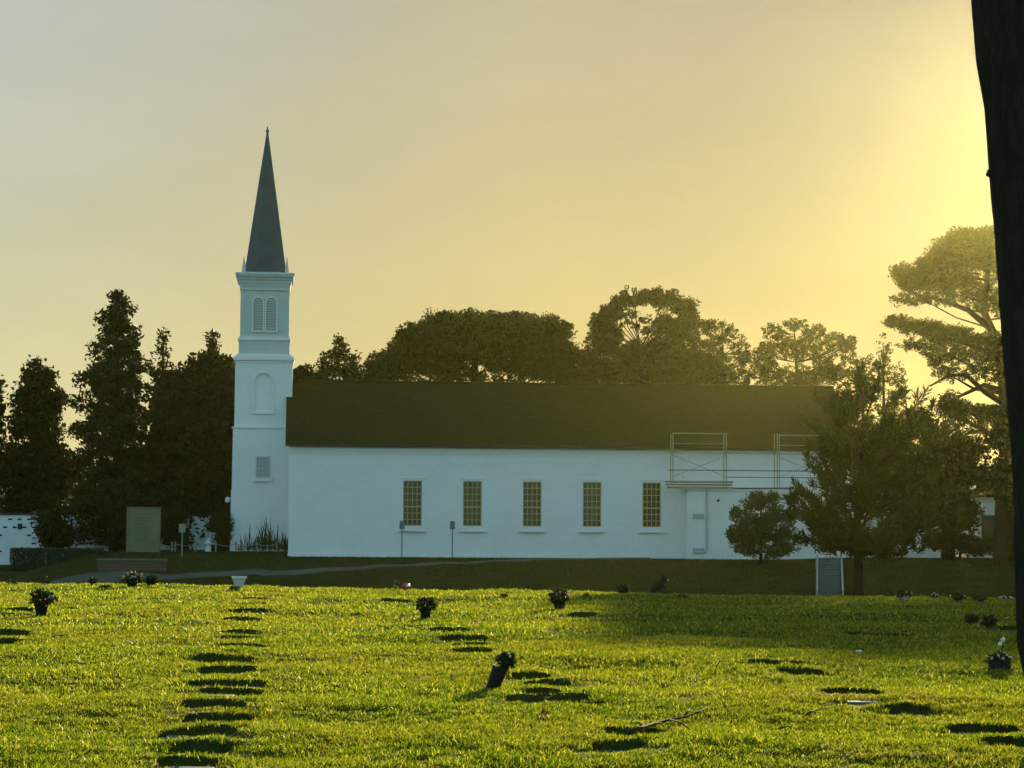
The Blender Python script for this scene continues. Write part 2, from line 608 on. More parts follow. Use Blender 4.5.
# grass of the burial lawn
def grass_field(y0, y1, dens, bw, bh):
    area_n = int((.468 * (y0 + y1) / 2 + 10) * (y1 - y0) * dens)
    wmax = .234 * y1 + 5.0
    Y = rng.uniform(y0, y1, int(area_n * 2 * wmax / (.468 * (y0 + y1) / 2 + 10)))
    half = .234 * Y + 5.0
    X = rng.uniform(-wmax, wmax, len(Y))
    keep = np.abs(X) < half
    X, Y = X[keep], Y[keep]
    ok = np.ones(len(X), bool)
    short = np.ones(len(X))
    for (a, b, c, d, k, fl) in HOLES:
        m = (X > a - .15) & (X < b + .15) & (Y > c - .3) & (Y < d + .1)
        ins = m & (X > a + .02) & (X < b - .02) & (Y > c + .02) & (Y < d - .01)
        ok[ins & (rng.uniform(0, 1, len(X)) > (.10 if not fl else .02))] = False
        short[m & (Y < c + .05)] = .55 if not fl else .35
    X, Y, short = X[ok], Y[ok], short[ok]
    Z = graves(X, Y, terr(X, Y))
    n = len(X)
    patch = .5 + .5 * np.sin(X * 1.3 + 2 * np.sin(Y * .7)) * np.sin(Y * 1.9 + 1.5 * np.sin(X * 1.1))
    cl = np.sin(X * 9 + 3 * np.sin(Y * 5.1)) * np.sin(Y * 11 + 3 * np.sin(X * 4.3)) + .8 * np.sin(X * 19 + Y * 7 + 2 * np.sin(Y * 13)) * np.sin(Y * 23 - X * 5)
    h = bh * rng.uniform(.5, 1.3, n) * (.85 + .3 * patch) * (1 + .34 * cl) * short
    az = rng.uniform(0, 6.283, n)
    lean = rng.uniform(.1, 1.0, n) * h
    la = rng.uniform(0, 6.283, n)
    w = bw * rng.uniform(.6, 1.3, n)
    base = np.stack([X, Y, Z - .008], 1)
    side = np.stack([np.cos(az), np.sin(az), np.zeros(n)], 1) * w[:, None] * .5
    mid = base + np.stack([lean * .35 * np.cos(la), lean * .35 * np.sin(la), h * .6], 1)
    tip = base + np.stack([lean * np.cos(la), lean * np.sin(la), h], 1)
    return np.stack([base - side, base + side, mid + side * .8, tip, mid - side * .8], 1).reshape(-1, 3)


gv = np.concatenate([grass_field(9.5, 20, 3300, .0085, .037), grass_field(20, 30, 1500, .012, .041),
                     grass_field(30, 50.5, 460, .022, .046)])
tag(fast_mesh('lawn_grass', gv, 5, M['grass']), 'sunlit short green lawn grass', 'grass', kind='stuff')
# rough grass on the bank and in front of the church
n = 110000
bx, by = rng.uniform(-42, 40, n), rng.uniform(106, 129.5, n)
bz = terr(bx, by)
hh = rng.uniform(.03, .09, n)
az = rng.uniform(0, 6.283, n)
c0 = np.stack([bx, by, bz - .01], 1)
sd_ = np.stack([np.cos(az), np.sin(az), np.zeros(n)], 1) * .03
tp = c0 + np.stack([rng.normal(0, .03, n), rng.normal(0, .03, n), hh], 1)
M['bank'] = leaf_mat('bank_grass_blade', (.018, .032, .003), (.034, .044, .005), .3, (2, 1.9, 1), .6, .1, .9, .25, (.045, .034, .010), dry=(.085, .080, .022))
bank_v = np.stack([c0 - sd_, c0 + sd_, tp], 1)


# ------------------------------------------------------------------ road and steps on the bank
def ribbon(name, edge_a, edge_b, material, lift, kind='structure'):
    """surface between two pixel-traced edges laid on the ground, with a real thickness at its rim"""
    A, B = [], []
    for lst, out in ((edge_a, A), (edge_b, B)):
        pts = [G(*p) for p in lst]
        for p, q in zip(pts[:-1], pts[1:]):
            k = 14
            out += [p.lerp(q, i / k) for i in range(k)]
        out.append(pts[-1])
    mb = MB()
    W = 10
    nA = len(A)
    for i in range(nA):
        for j in range(W + 1):
            p = A[i].lerp(B[i], j / W)
            mb.v.append((p.x, p.y, gz(p.x, p.y) + (lift if 0 < j < W else -.05)))
    for i in range(nA - 1):
        for j in range(W):
            k = i * (W + 1) + j
            mb.f.append((k, k + 1, k + W + 2, k + W + 1))
    return mb.build(name, material), A, B


far_edge = [(50, 581.5), (95, 572), (126, 570.5), (166, 575.5), (300, 570), (380, 565), (480, 561.5), (650, 557.8)]
near_edge = [(47, 583.5), (95, 583.2), (126, 582), (166, 580), (300, 575.2), (380, 568.2), (480, 563.8), (650, 559.2)]
rd, RA, RB = ribbon('path', far_edge, near_edge, M['paving'], .05)
tag(rd, kind='structure')
# keep the bank grass off the path
poly = [(p.x, p.y) for p in RA] + [(p.x, p.y) for p in reversed(RB)]
inside = np.zeros(n, bool)
px_, py_ = bx, by
for (x1, y1), (x2, y2) in zip(poly, poly[1:] + poly[:1]):
    c = ((y1 > py_) != (y2 > py_)) & (px_ < (x2 - x1) * (py_ - y1) / (y2 - y1 + 1e-12) + x1)
    inside ^= c
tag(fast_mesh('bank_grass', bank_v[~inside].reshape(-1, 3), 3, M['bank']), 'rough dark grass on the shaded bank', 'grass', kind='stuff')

# ------------------------------------------------------------------ the church
YF, YR = 130.0, 136.3                       # front wall, ridge
YB = 2 * YR - YF
# the church does not stand square to the view: its right end is farther away
TH, PIV = R(5.6), Vector((-6.0, YF, 0))
SWING = Matrix.Rotation(TH, 3, 'Z')


def CP(px, py, yl):
    """picture point on the church plane y = yl, in the church's own unturned frame"""
    d = ray(px, py)
    nrm = SWING @ Vector((0, 1, 0))
    t = (yl - YF + nrm.dot(PIV - CAM)) / nrm.dot(d)
    return SWING.inverted() @ (CAM + d * t - PIV) + PIV


XL, XR = CP(288.7, 500, YF).x, CP(853, 500, YF).x
ZE = CP(560, 445.2, YF - .3).z               # eave edge
ZR = CP(560, 384.5, YR).z
ZG = -1.6
church = thing('church', 'long white brick church with a dark roof and a tall pointed steeple', 'church', (0, YR, ZG))

# windows of the nave
WINPX = [(412.7, 480.6, 525.9), (472.5, 481.2, 526.2), (532.3, 481.9, 526.6), (592.2, 482.3, 526.9), (651.8, 482.7, 527.3)]
HW = 9.35 * YF / FPX
holes = []
for (x, a, b) in WINPX:
    t_, b_ = CP(x, a, YF), CP(x, b, YF)
    holes.append((t_.x - HW, t_.x + HW, b_.z, t_.z))
zw0 = sum(h[2] for h in holes) / 5
zw1 = sum(h[3] for h in holes) / 5
holes = [(a, b, zw0, zw1) for a, b, c, d in holes]
mb = MB()
xb = sorted({XL, XR, *[h[0] for h in holes], *[h[1] for h in holes]})
zb = [ZG, zw0, zw1, ZE + .12]
for i in range(len(xb) - 1):
    for j in range(3):
        if j == 1 and any(abs(h[0] - xb[i]) < 1e-6 for h in holes):
            x0, x1, z0, z1 = xb[i], xb[i + 1], zb[j], zb[j + 1]
            d = .16
            mb.quad((x0, YF, z0), (x0, YF + d, z0), (x0, YF + d, z1), (x0, YF, z1))
            mb.quad((x1, YF, z0), (x1, YF, z1), (x1, YF + d, z1), (x1, YF + d, z0))
            mb.quad((x0, YF, z1), (x0, YF + d, z1), (x1, YF + d, z1), (x1, YF, z1))
            mb.quad((x0, YF, z0), (x1, YF, z0), (x1, YF + d, z0), (x0, YF + d, z0))
            mb.quad((x0, YF + d, z0), (x1, YF + d, z0), (x1, YF + d, z1), (x0, YF + d, z1))
        else:
            mb.quad((xb[i], YF, zb[j]), (xb[i + 1], YF, zb[j]), (xb[i + 1], YF, zb[j + 1]), (xb[i], YF, zb[j + 1]))
zwt = ZE + .12
mb.quad((XR, YB, ZG), (XL, YB, ZG), (XL, YB, zwt), (XR, YB, zwt))
slope = (ZR - ZE) / (YR - YF + .3)
for X_ in (XL, XR):
    mb.quad((X_, YF, ZG), (X_, YF, zwt), (X_, YR, ZR - .12), (X_, YB, zwt), (X_, YB, ZG))
wall = mb.build('wall', M['white_brick'], church)
# water table, frieze and corner board as parts
mb = MB()
mb.box(XL - .03, CP(682, 540, YF).x, YF - .05, YF, ZG, CP(480, 554.5, YF).z)
mb.build('plinth', M['white_brick'], church)
mb = MB()
mb.box(XL + .02, XR - .02, YF - .05, YF, CP(480, 454.5, YF).z, ZE + .06)
mb.box(XL + .02, XR - .02, YF - .11, YF - .05, CP(480, 452, YF).z, ZE + .05)
mb.build('frieze', M['white_trim'], church)
# roof: two slopes with thickness, overhanging the gable
XO0, XO1 = CP(285.6, 430, YF - .3).x, XR + .35
mb = MB()
th = .16
mb.extrude_outline([(0, 0)], 0, 0) if False else None
sec = [(YF - .32, ZE), (YR, ZR), (YB + .32, ZE), (YB + .32, ZE - th), (YR, ZR - th), (YF - .32, ZE - th)]
k = 0
for X_ in (XO0, XO1):
    mb.v += [(X_, y, z) for y, z in sec]
mb.f += [(0, 1, 7, 6), (1, 2, 8, 7), (2, 3, 9, 8), (3, 4, 10, 9), (4, 5, 11, 10), (5, 0, 6, 11), (0, 5, 4, 1), (1, 4, 3, 2), (6, 7, 10, 11), (7, 8, 9, 10)]
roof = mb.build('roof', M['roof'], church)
mb = MB()
mb.box(XO0 + .01, XO1 - .01, YF - .36, YF - .323, ZE - th - .05, ZE - .01)
mb.build('gutter', M['fascia'], church)
mb = MB()
mb.tube([(XO0, YR, ZR + .02), (XO1, YR, ZR + .02)], .09, 6)
mb.build('ridge_cap', M['roof'], roof)


def grille(mb, x0, x1, z0, z1, y0, y1, cols, rows, bar, heavy=None, edge=None):
    e = edge or bar * 1.6
    mb.box(x0, x0 + e, y0, y1, z0, z1)
    mb.box(x1 - e, x1, y0, y1, z0, z1)
    mb.box(x0 + e, x1 - e, y0, y1, z0, z0 + e)
    mb.box(x0 + e, x1 - e, y0, y1, z1 - e, z1)
    for i in range(1, cols):
        x = x0 + (x1 - x0) * i / cols
        mb.box(x - bar / 2, x + bar / 2, y0 + .004, y1 - .004, z0 + e, z1 - e)
    for j in range(1, rows):
        z = z1 - (z1 - z0) * j / rows
        t = bar * (2.0 if heavy == j else 1) / 2
        mb.box(x0 + e, x1 - e, y0 + .008, y1 - .008, z - t, z + t)


for (x0, x1, z0, z1) in holes:
    w = MB()
    w.box(x0 + .01, x1 - .01, YF + .10, YF + .13, z0 + .01, z1 - .01)
    w = w.build('window', M['glass'], church)
    m_ = MB()
    grille(m_, x0 + .004, x1 - .004, z0 + .004, z1 - .004, YF + .05, YF + .097, 4, 7, .042, 4, .05)
    m_.build('muntin_frame', M['muntin'], w)
    m_ = MB()
    e = .13
    m_.box(x0 - e, x0 - .004, YF - .035, YF - .003, z0 - .002, z1 + e)
    m_.box(x1 + .004, x1 + e, YF - .035, YF - .003, z0 - .002, z1 + e)
    m_.box(x0 - .004, x1 + .004, YF - .035, YF - .003, z1 + .004, z1 + e)
    m_.box(x0 - e - .06, x1 + e + .06, YF - .07, YF - .003, z1 + e + .003, z1 + e + .09)
    m_.build('window_casing', M['white_trim'], w)
    m_ = MB()
    m_.box(x0 - e - .06, x1 + e + .06, YF - .13, YF - .003, z0 - .26, z0 - .006)
    m_.box(x0 - e - .10, x1 + e + .10, YF - .17, YF - .003, z0 - .33, z0 - .263)
    m_.build('sill', M['white_trim'], w)

# ---- tower
TX = CP(264.3, 340, YR - 1.72).x
YT = YR


def tz(py):
    return CP(264.3, py, YR - 1.72).z


def th_(px):
    return px * 133.7 / FPX


t0 = MB()
st = [(31.4, 31.0, 566, 490), (30.4, 29.9, 490, 428), (28.75, 28.6, 428, 361)]
for (h0, h1, a, b) in st:
    t0.frustum(TX, YT, tz(a) + (0 if a > 560 else .002), tz(b), th_(h0), th_(h1))
tower = t0.build('tower', M['white_brick'], church)
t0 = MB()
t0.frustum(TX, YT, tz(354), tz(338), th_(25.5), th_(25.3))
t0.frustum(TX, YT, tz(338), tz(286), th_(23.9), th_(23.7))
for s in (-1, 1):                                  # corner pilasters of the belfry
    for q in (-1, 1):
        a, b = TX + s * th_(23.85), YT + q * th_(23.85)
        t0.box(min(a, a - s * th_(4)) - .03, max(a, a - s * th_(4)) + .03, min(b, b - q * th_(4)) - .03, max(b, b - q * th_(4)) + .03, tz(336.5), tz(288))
t0.build('belfry', M['shade_toned'], tower)
for grp in (((29.2, 363, 361), (30.3, 360.6, 358), (29.6, 358, 356), (27.5, 356, 354)), ((26.3, 340.2, 338.6), (25.6, 338.6, 336.6)), ((31.0, 428.6, 427.0),)):
    c = MB()
    for (hp, a, b) in grp:
        c.frustum(TX, YT, tz(a), tz(b) - .003, th_(hp), th_(hp + .25))
    c.build('string_course', M['white_trim'], tower)
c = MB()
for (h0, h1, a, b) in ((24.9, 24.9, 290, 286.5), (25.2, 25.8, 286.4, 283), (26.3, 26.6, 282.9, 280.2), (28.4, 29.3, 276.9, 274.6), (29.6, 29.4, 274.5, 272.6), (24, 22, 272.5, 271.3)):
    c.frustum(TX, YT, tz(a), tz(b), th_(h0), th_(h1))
c.build('cornice', M['shade_toned'], tower)
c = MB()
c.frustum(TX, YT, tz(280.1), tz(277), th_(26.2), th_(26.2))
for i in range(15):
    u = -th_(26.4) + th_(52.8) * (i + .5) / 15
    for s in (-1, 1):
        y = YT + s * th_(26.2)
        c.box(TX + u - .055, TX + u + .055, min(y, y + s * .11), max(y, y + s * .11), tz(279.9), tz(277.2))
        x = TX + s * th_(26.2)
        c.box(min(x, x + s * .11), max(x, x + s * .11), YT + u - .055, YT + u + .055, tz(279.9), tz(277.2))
c.build('dentil', M['shade_toned'], tower)
sp = MB()
zb_, zt_ = tz(272), tz(127)
sp.frustum(TX, YT, zb_ - .03, tz(266), th_(21.9), th_(20.4), 8)
sp.frustum(TX, YT, tz(266), zt_, th_(20.4), .05, 8)
spire = sp.build('spire', M['spire'], tower)
f = MB()
f.tube([(TX, YT, zt_ - .1), (TX, YT, zt_ + .32)], [.07, .03], 6)
f.ball((TX, YT, zt_ + .05), .11)
f.build('finial', M['spire'], tower)
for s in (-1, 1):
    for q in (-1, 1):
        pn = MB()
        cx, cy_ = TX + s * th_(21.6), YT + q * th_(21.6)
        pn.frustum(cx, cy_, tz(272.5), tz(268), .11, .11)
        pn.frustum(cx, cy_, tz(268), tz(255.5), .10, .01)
        pn.build('pinnacle', M['shade_toned'], tower)


def arch(cx, hw, z0, z1, k=12):
    pts = [(cx - hw, z0), (cx + hw, z0)]
    zs = z1 - hw
    return pts + [(cx + hw * math.cos(a), zs + hw * math.sin(a)) for a in np.linspace(0, math.pi, k)]


def arch_ring(mb, cx, hw, z0, z1, w, y0, y1):
    outer, inner = arch(cx, hw, z0, z1), arch(cx, hw - w, z0 + w, z1 - w)
    k, n_ = len(mb.v), len(outer)
    for pts, y in ((outer, y0), (inner, y0), (outer, y1), (inner, y1)):
        mb.v += [(x, y, z) for x, z in pts]
    for i in range(n_):
        j = (i + 1) % n_
        mb.f += [(k + i, k + j, k + n_ + j, k + n_ + i), (k + i, k + 2 * n_ + i, k + 2 * n_ + j, k + j), (k + n_ + i, k + n_ + j, k + 3 * n_ + j, k + 3 * n_ + i)]


yb_ = YT - th_(23.75)
for (a, b) in ((253.2, 263.4), (266.2, 276.6)):
    cx = TX + th_((a + b) / 2 - 264.9)
    hw = th_((b - a) / 2)
    lv = MB()
    lv.extrude_outline(arch(cx, hw, tz(330.8), tz(297.2)), yb_ - .015, yb_ + .06)
    lo = lv.build('belfry_louver', M['louver'], tower)
    sl = MB()
    zz = tz(330)
    while zz < tz(299):
        top = tz(297.2) - hw
        ww = hw - .09 if zz < top else math.sqrt(max(.001, (hw - .07) ** 2 - (zz - top) ** 2))
        if ww > .08:
            k = len(sl.v)
            sl.box(cx - ww, cx + ww, yb_ - .075, yb_ - .018, zz, zz + .035)
            for i in (k, k + 1, k + 4, k + 5):
                x, y, z = sl.v[i]
                sl.v[i] = (x, y, z - .06)
        zz += .155
    sl.build('slat', M['louver'], lo)
    rg = MB()
    arch_ring(rg, cx, hw + .06, tz(330.8) - .06, tz(297.2) + .06, .07, yb_ - .10, yb_ - .012)
    rg.build('louver_frame', M['white_trim'], lo)
ya = YT - th_(28.85)
ni = MB()
arch_ring(ni, TX - th_(.3), th_(10.4), tz(414), tz(371.5), .11, ya - .09, ya + .05)
ni.build('blind_arch', M['white_brick'], tower)
# little window of the tower
yw = YT - th_(30.3)
wx0, wx1 = TX + th_(257.2 - 263.6), TX + th_(270.2 - 263.6)
w = MB()
w.box(wx0, wx1, yw - .02, yw + .05, tz(477), tz(457))
w = w.build('tower_window', M['louver'], tower)
m_ = MB()
grille(m_, wx0 - .03, wx1 + .03, tz(477) - .03, tz(457) + .03, yw - .07, yw - .022, 4, 5, .045, None, .07)
m_.build('window_frame', M['shade_toned'], w)
m_ = MB()
m_.box(wx0 - .15, wx1 + .15, yw - .14, yw - .01, tz(481.5), tz(477.8))
m_.build('window_sill', M['white_trim'], w)
for py in (499, 514):                                # lamps on the side of the tower
    lm = MB()
    z = tz(py)
    xw = TX - th_(31.0)
    lm.tube([(xw + .05, YT - 1.4, z), (xw - .18, YT - 1.4, z + .08)], .03, 6)
    lm.lathe([(.03, .12), (.13, .05), (.16, -.12), (.10, -.22)], (xw - .22, YT - 1.4, z), 8)
    lm.build('wall_lamp', M['white_trim'], tower)

# ---- lower annex in front of the right end
YA = 128.3
XA0, XA1 = CP(687, 520, YA).x, CP(947, 520, YA).x
ZA = CP(740, 491, YA).z
an = MB()
an.box(XA0, XA1, YA, YF - .003, ZG, ZA)
an.box(XR + .01, XA1, YF, YB - 1, ZG, ZA)
annex = an.build('annex', M['white_brick'], church)
an = MB()
an.box(XA0 - .08, XA1 + .08, YA - .08, YF - .06, ZA + .003, ZA + .10)
an.build('coping', M['white_trim'], annex)
dp = MB()
dp.tube([(CP(683, 450, YF).x, YF - .10, ZE - .2), (CP(683, 450, YF).x, YF - .10, ZG + .7)], .045, 6)
dp.build('downpipe', M['white_trim'], church)
dp = MB()
px_w = CP(706.5, 520, YA).x
zt, zb2 = CP(706, 489, YA).z, CP(706, 552.5, YA).z
dp.tube([(px_w, YA - .10, zt), (px_w, YA - .10, zb2 + .15), (px_w - .05, YA - .10, zb2 + .03), (px_w - .2, YA - .10, zb2), (CP(695, 552, YA).x, YA - .10, zb2)], .055, 7)
dp.build('pipe', M['louver'], annex)
for py in (516.5, 550.8):
    vt = MB()
    a, b = CP(692.5, py - 2.6, YA), CP(704, py + 2.6, YA)
    vt.box(a.x, b.x, YA - .035, YA - .002, b.z, a.z)
    for i in range(4):
        z = b.z + (a.z - b.z) * (i + .5) / 4
        vt.box(a.x + .02, b.x - .02, YA - .055, YA - .037, z - .015, z + .02)
    vt.build('vent', M['louver'], annex)
lb = MB()
p = CP(718, 500.5, YA)
lb.ball((p.x, YA - .08, p.z), .09)
lb.build('wall_lamp', M['darksteel'], annex)

# ------------------------------------------------------------------ scaffold above the annex
sc = thing('scaffold', 'pale steel scaffold with cross braces on the low annex beside the roof', 'scaffold', (CP(740, 490, 129).x, 128.9, ZA))
Y1, Y2 = 128.55, 129.35
PX = [673, 726.3, 777.3, 829]


def sx(px, y=470):
    return CP(px, y, Y1).x


def sz(px, py):
    return CP(px, py, Y1).z


for i, x in enumerate(PX):
    fr = MB()
    top = sz(x, 433.5)
    bot = sz(x, 481) if i == 0 else ZA + .10
    for y in (Y1, Y2):
        fr.tube([(sx(x), y, bot), (sx(x), y, top)], .034, 6)
    if i == 2:
        fr.tube([(sx(x) + .13, Y1 + .05, bot), (sx(x) + .13, Y1 + .05, top - .05)], .030, 6)
    for zf in (sz(x, 454), sz(x, 471)):
        fr.tube([(sx(x), Y1, zf), (sx(x), Y2, zf)], .03, 6)
    fr.build('frame', M['steel'], sc)
for (a, b, py, r, m_) in ((0, 1, 434, .036, 'steel'), (2, 3, 434.8, .036, 'steel'), (0, 1, 444.3, .026, 'steel'), (2, 3, 445, .03, 'steel'), (0, 3, 453.5, .028, 'steel'),
                          (0, 3, 470.6, .028, 'darksteel'), (1, 3, 477.3, .024, 'darksteel')):
    rl = MB()
    x0, x1 = sx(PX[a]) - (.3 if a == 0 and b == 3 else .05), sx(PX[b]) + .1
    rl.tube([(x0, Y1 - .06, sz(740, py)), (x1, Y1 - .06, sz(740, py))], r, 6)
    rl.build('rail', M[m_], sc)
for a, b in ((0, 1), (2, 3)):
    for up in (0, 1):
        br = MB()
        br.tube([(sx(PX[a]), Y1 - .04 - .05 * up, sz(740, 477 if up else 456)), (sx(PX[b]), Y1 - .04 - .05 * up, sz(740, 456 if up else 477))], .017, 6)
        br.build('cross_brace', M['steel'], sc)
for i, (a, b) in enumerate(((481.0, 482.8), (483.8, 485.4), (486.6, 488.4))):
    pl = MB()
    pl.box(sx(665.8 + i), sx(731.5 - (i % 2)), Y1 - .55 + .02 * i, Y1 + .35, CP(700, b, Y1 - .5).z, CP(700, a, Y1 - .5).z)
    pl.build('plank', M['plank'], sc)
pl = MB()
pl.tube([(sx(731), Y1 - .15, sz(740, 488.6)), (sx(792), Y1 - .15, sz(740, 488.0))], .06, 6)
pl.ball((sx(792), Y1 - .15, sz(740, 487.8)), .12)
pl.build('lying_tube', M['darksteel'], sc)

for o in (church, sc):
    d = o.location - PIV
    o.location = PIV + SWING @ d
    o.rotation_euler = (0, 0, TH)

# ------------------------------------------------------------------ signs, wall, tablet, fence, hedge at the left
for lab, px, base, top, Y in (('dark parking sign on a thin post under the leftmost nave window', 402, 560.5, 521, 128.6),
                              ('dark parking sign on a thin post between two nave windows', 452.3, 560.5, 521, 128.6)):
    x = P(px, 540, Y).x
    g = gz(x, Y)
    t = thing('parking_sign', lab, 'sign', (x, Y, g), 'parking signs by the church wall')
    z1 = P(px, top, Y).z
    m_ = MB()
    m_.tube([(x, Y, g - .2), (x, Y, z1 - .05)], .035, 6)
    m_.build('post', M['post'], t)
    m_ = MB()
    m_.box(x - .15, x + .15, Y - .06, Y - .038, z1 - .48, z1)
    m_.build('sign_plate', M['sign'], t)
Y = 121.5
x = P(182, 550, Y).x
t = thing('notice_sign', 'pale square notice sign on a pole left of the steeple', 'sign', (x, Y, gz(x, Y)))
z1 = P(182, 523.8, Y).z
m_ = MB()
m_.tube([(x, Y, gz(x, Y) - .2), (x, Y, z1 - .05)], .04, 6)
m_.build('post', M['signpale'], t)
m_ = MB()
m_.box(x - .18, x + .18, Y - .065, Y - .043, z1 - .48, z1)
m_.build('sign_plate', M['signpale'], t)

Y = 127.5
a, b = P(128.5, 508.5, Y), P(158.8, 549.5, Y)
t = thing('stone_tablet', 'upright pale stone tablet with faint worn lettering under the dark trees', 'monument', ((a.x + b.x) / 2, Y, b.z - .3))
m_ = MB()
m_.box(a.x, b.x, Y - .12, Y + .12, b.z - .35, a.z)
slab = m_.build('slab', M['stone'], t)
m_ = MB()
m_.box(a.x - .07, a.x - .002, Y - .17, Y + .16, b.z - .35, a.z + .09)
m_.box(b.x + .002, b.x + .07, Y - .17, Y + .16, b.z - .35, a.z + .09)
m_.box(a.x, b.x, Y - .17, Y + .16, a.z + .002, a.z + .09)
m_.build('stone_frame', M['stone'], t)
m_ = MB()
for r_ in range(9):
    z = a.z - .35 - r_ * .19
    w_ = random.uniform(.44, .62)
    m_.box((a.x + b.x) / 2 - w_, (a.x + b.x) / 2 + w_, Y - .124, Y - .119, z, z + .022)
tag(m_.build('worn_lettering', M['stone_dark'], slab), kind='stuff')

Y = 116.8
a, b = P(97, 558.6, Y), P(166, 575, Y)
m_ = MB()
m_.box(a.x, b.x, Y, Y + .35, b.z - .8, a.z - .08)
bw_ = m_.build('brick_wall', M['redbrick'], None, ((a.x + b.x) / 2, Y, b.z))
tag(bw_, 'low dark red brick wall below the stone tablet', 'wall')
m_ = MB()
m_.box(a.x - .04, b.x + .04, Y - .05, Y + .40, a.z - .078, a.z)
m_.build('coping', M['concrete'], bw_)

# white pierced-block wall far left
Y = 137.0
a, b = P(-40, 514.5, Y), P(216, 516, Y)
zt, zb2 = a.z, -2.1
m_ = MB()
m_.box(a.x, b.x, Y, Y + 3.0, zb2, zt)
t = m_.build('block_wall', M['block'], None, ((a.x + b.x) / 2, Y, zb2))
tag(t, 'white painted block wall with rows of dark slots behind the left trees', 'wall')
m_ = MB()
m_.box(a.x - .1, b.x + .1, Y - .1, Y + 3.1, zt + .002, zt + .12)
m_.build('coping', M['fascia'], t)
m_ = MB()
r_ = 0
z = zt - .32
while z > -1.6:
    x = a.x + (.3 if r_ % 2 else 0)
    while x < b.x - .4:
        if random.random() < .8:
            m_.box(x, x + .26, Y - .012, Y - .003, z, z + .10)
        x += .60
    z -= .50
    r_ += 1
m_.build('slot', M['void'], t)
tag(t.children[-1], kind='stuff')
m_ = MB()
p = P(20, 526.5, Y)
m_.box(p.x - .14, p.x + .14, Y - .03, Y - .013, p.z - .18, p.z + .18)
m_.build('vent', M['void'], t)

# clipped hedge
Y = 122.5
a, b = P(10, 549.5, Y), P(99, 549.5, Y)
zb2 = P(50, 574, Y).z - .3
N = 26000
hx, hy, hz = rng.uniform(a.x, b.x, N), rng.uniform(Y, Y + 1.6, N), rng.uniform(zb2, a.z, N)
face = rng.integers(0, 3, N)
hy = np.where(face == 0, Y + rng.normal(0, .04, N), hy)
hz = np.where(face == 1, a.z + rng.normal(0, .03, N), hz)
hx = hx + np.where(hx > b.x - .4, -(a.z - hz) * .02, 0)
hd = tag(fast_mesh('hedge', leaves(np.stack([hx, hy, hz], 1), .055, .6), 4, M['leaf_hedge'], None, ((a.x + b.x) / 2, Y, zb2)), 'clipped box hedge in front of the white block wall', 'hedge')

# post and chain fence in front of the steeple
Y = 130.5
ft = thing('chain_fence', 'row of thin pale posts joined by a chain before the steeple', 'fence', (P(210, 550, Y).x, Y, gz(P(210, 550, Y).x, Y)))
fpx = [172, 175.4, 195.6, 215.8, 236, 256.5, 276.8]
tops = []
for q in fpx:
    x = P(q, 545, Y).x
    z0, z1 = gz(x, Y) - .15, P(q, 542.5, Y).z
    m_ = MB()
    m_.tube([(x, Y, z0), (x, Y, z1)], .05, 6)
    m_.ball((x, Y, z1), .06)
    m_.build('post', M['pale_post'], ft)
    tops.append((x, Y, z1 - .08))
m_ = MB()
for p, q in zip(tops[:-1], tops[1:]):
    m_.tube([(p[0] + (q[0] - p[0]) * u, Y, p[2] - .12 * math.sin(math.pi * u)) for u in np.linspace(0, 1, 7)], .022, 5)
m_.build('chain', M['pale_post'], ft)

# small white statue of a robed standing figure with a pedestal
Y = 131.5
a, b = P(208.3, 538, Y), P(208.3, 552, Y)
t = thing('statue', 'small white robed statue beside the chain fence posts', 'statue', (a.x, Y, b.z - .1))
H = a.z - b.z
m_ = MB()
m_.lathe([(.20, 0), (.20, .06), (.19, .07), (.16, H * .35), (.13, H * .58), (.155, H * .70), (.14, H * .76), (.055, H * .82), (.05, H * .84), (.085, H * .90), (.075, H * .97), (.02, H)], (a.x, Y, b.z), 10)
for s in (-1, 1):
    m_.tube([(a.x + s * .15, Y, b.z + H * .74), (a.x + s * .17, Y - .06, b.z + H * .56), (a.x + s * .03, Y - .17, b.z + H * .60)], [.05, .045, .03], 6)
m_.build('figure', M['pot_white'], t, smooth=True)
m_ = MB()
m_.box(a.x - .25, a.x + .25, Y - .22, Y + .22, b.z - .4, b.z - .003)
m_.build('pedestal', M['pot_white'], t)

# concrete stairs up the bank on the right
Yb, Yt = 111.5, 119.0
a0, a1 = P(816.5, 594, Yb), P(842.5, 594, Yb)
zt = P(830, 558, Yt).z
z0 = P(830, 595.5, Yb).z - .1
t = thing('stairway', 'grey concrete stairway with pale side rails climbing the bank under the pine', 'stairs', ((a0.x + a1.x) / 2, Yb, z0))
N = 14
m_ = MB()
kx = (P(829.5, 575, Yt).x - P(829.5, 575, Yb).x) / (Yt - Yb)      # the flight runs slightly to the right
for i in range(N):
    y = Yb + (Yt - Yb) * i / N
    z = z0 + (zt - z0) * (i + 1) / N
    o_ = kx * (y - Yb)
    m_.box(a0.x + .08 + o_, a1.x - .08 + o_, y, y + (Yt - Yb) / N if i < N - 1 else Yt + .8, z0 - .3, z)
m_.build('steps', M['concrete'], t)
for x in (a0.x, a1.x):
    m_ = MB()
    x2 = x + kx * (Yt - Yb + .4)
    m_.v += [(x - .05, Yb - .15, z0 - .3), (x + .05, Yb - .15, z0 - .3), (x + .05, Yb - .15, z0 + .32), (x - .05, Yb - .15, z0 + .32),
             (x2 - .05, Yt + .4, z0 - .3), (x2 + .05, Yt + .4, z0 - .3), (x2 + .05, Yt + .4, zt + .15), (x2 - .05, Yt + .4, zt + .15)]
    m_.f += [(0, 1, 2, 3), (5, 4, 7, 6), (1, 5, 6, 2), (4, 0, 3, 7), (3, 2, 6, 7), (0, 4, 5, 1)]
    m_.build('side_wall', M['stepedge'], t)
m_ = MB()
x = a1.x + kx * (Yt - Yb)
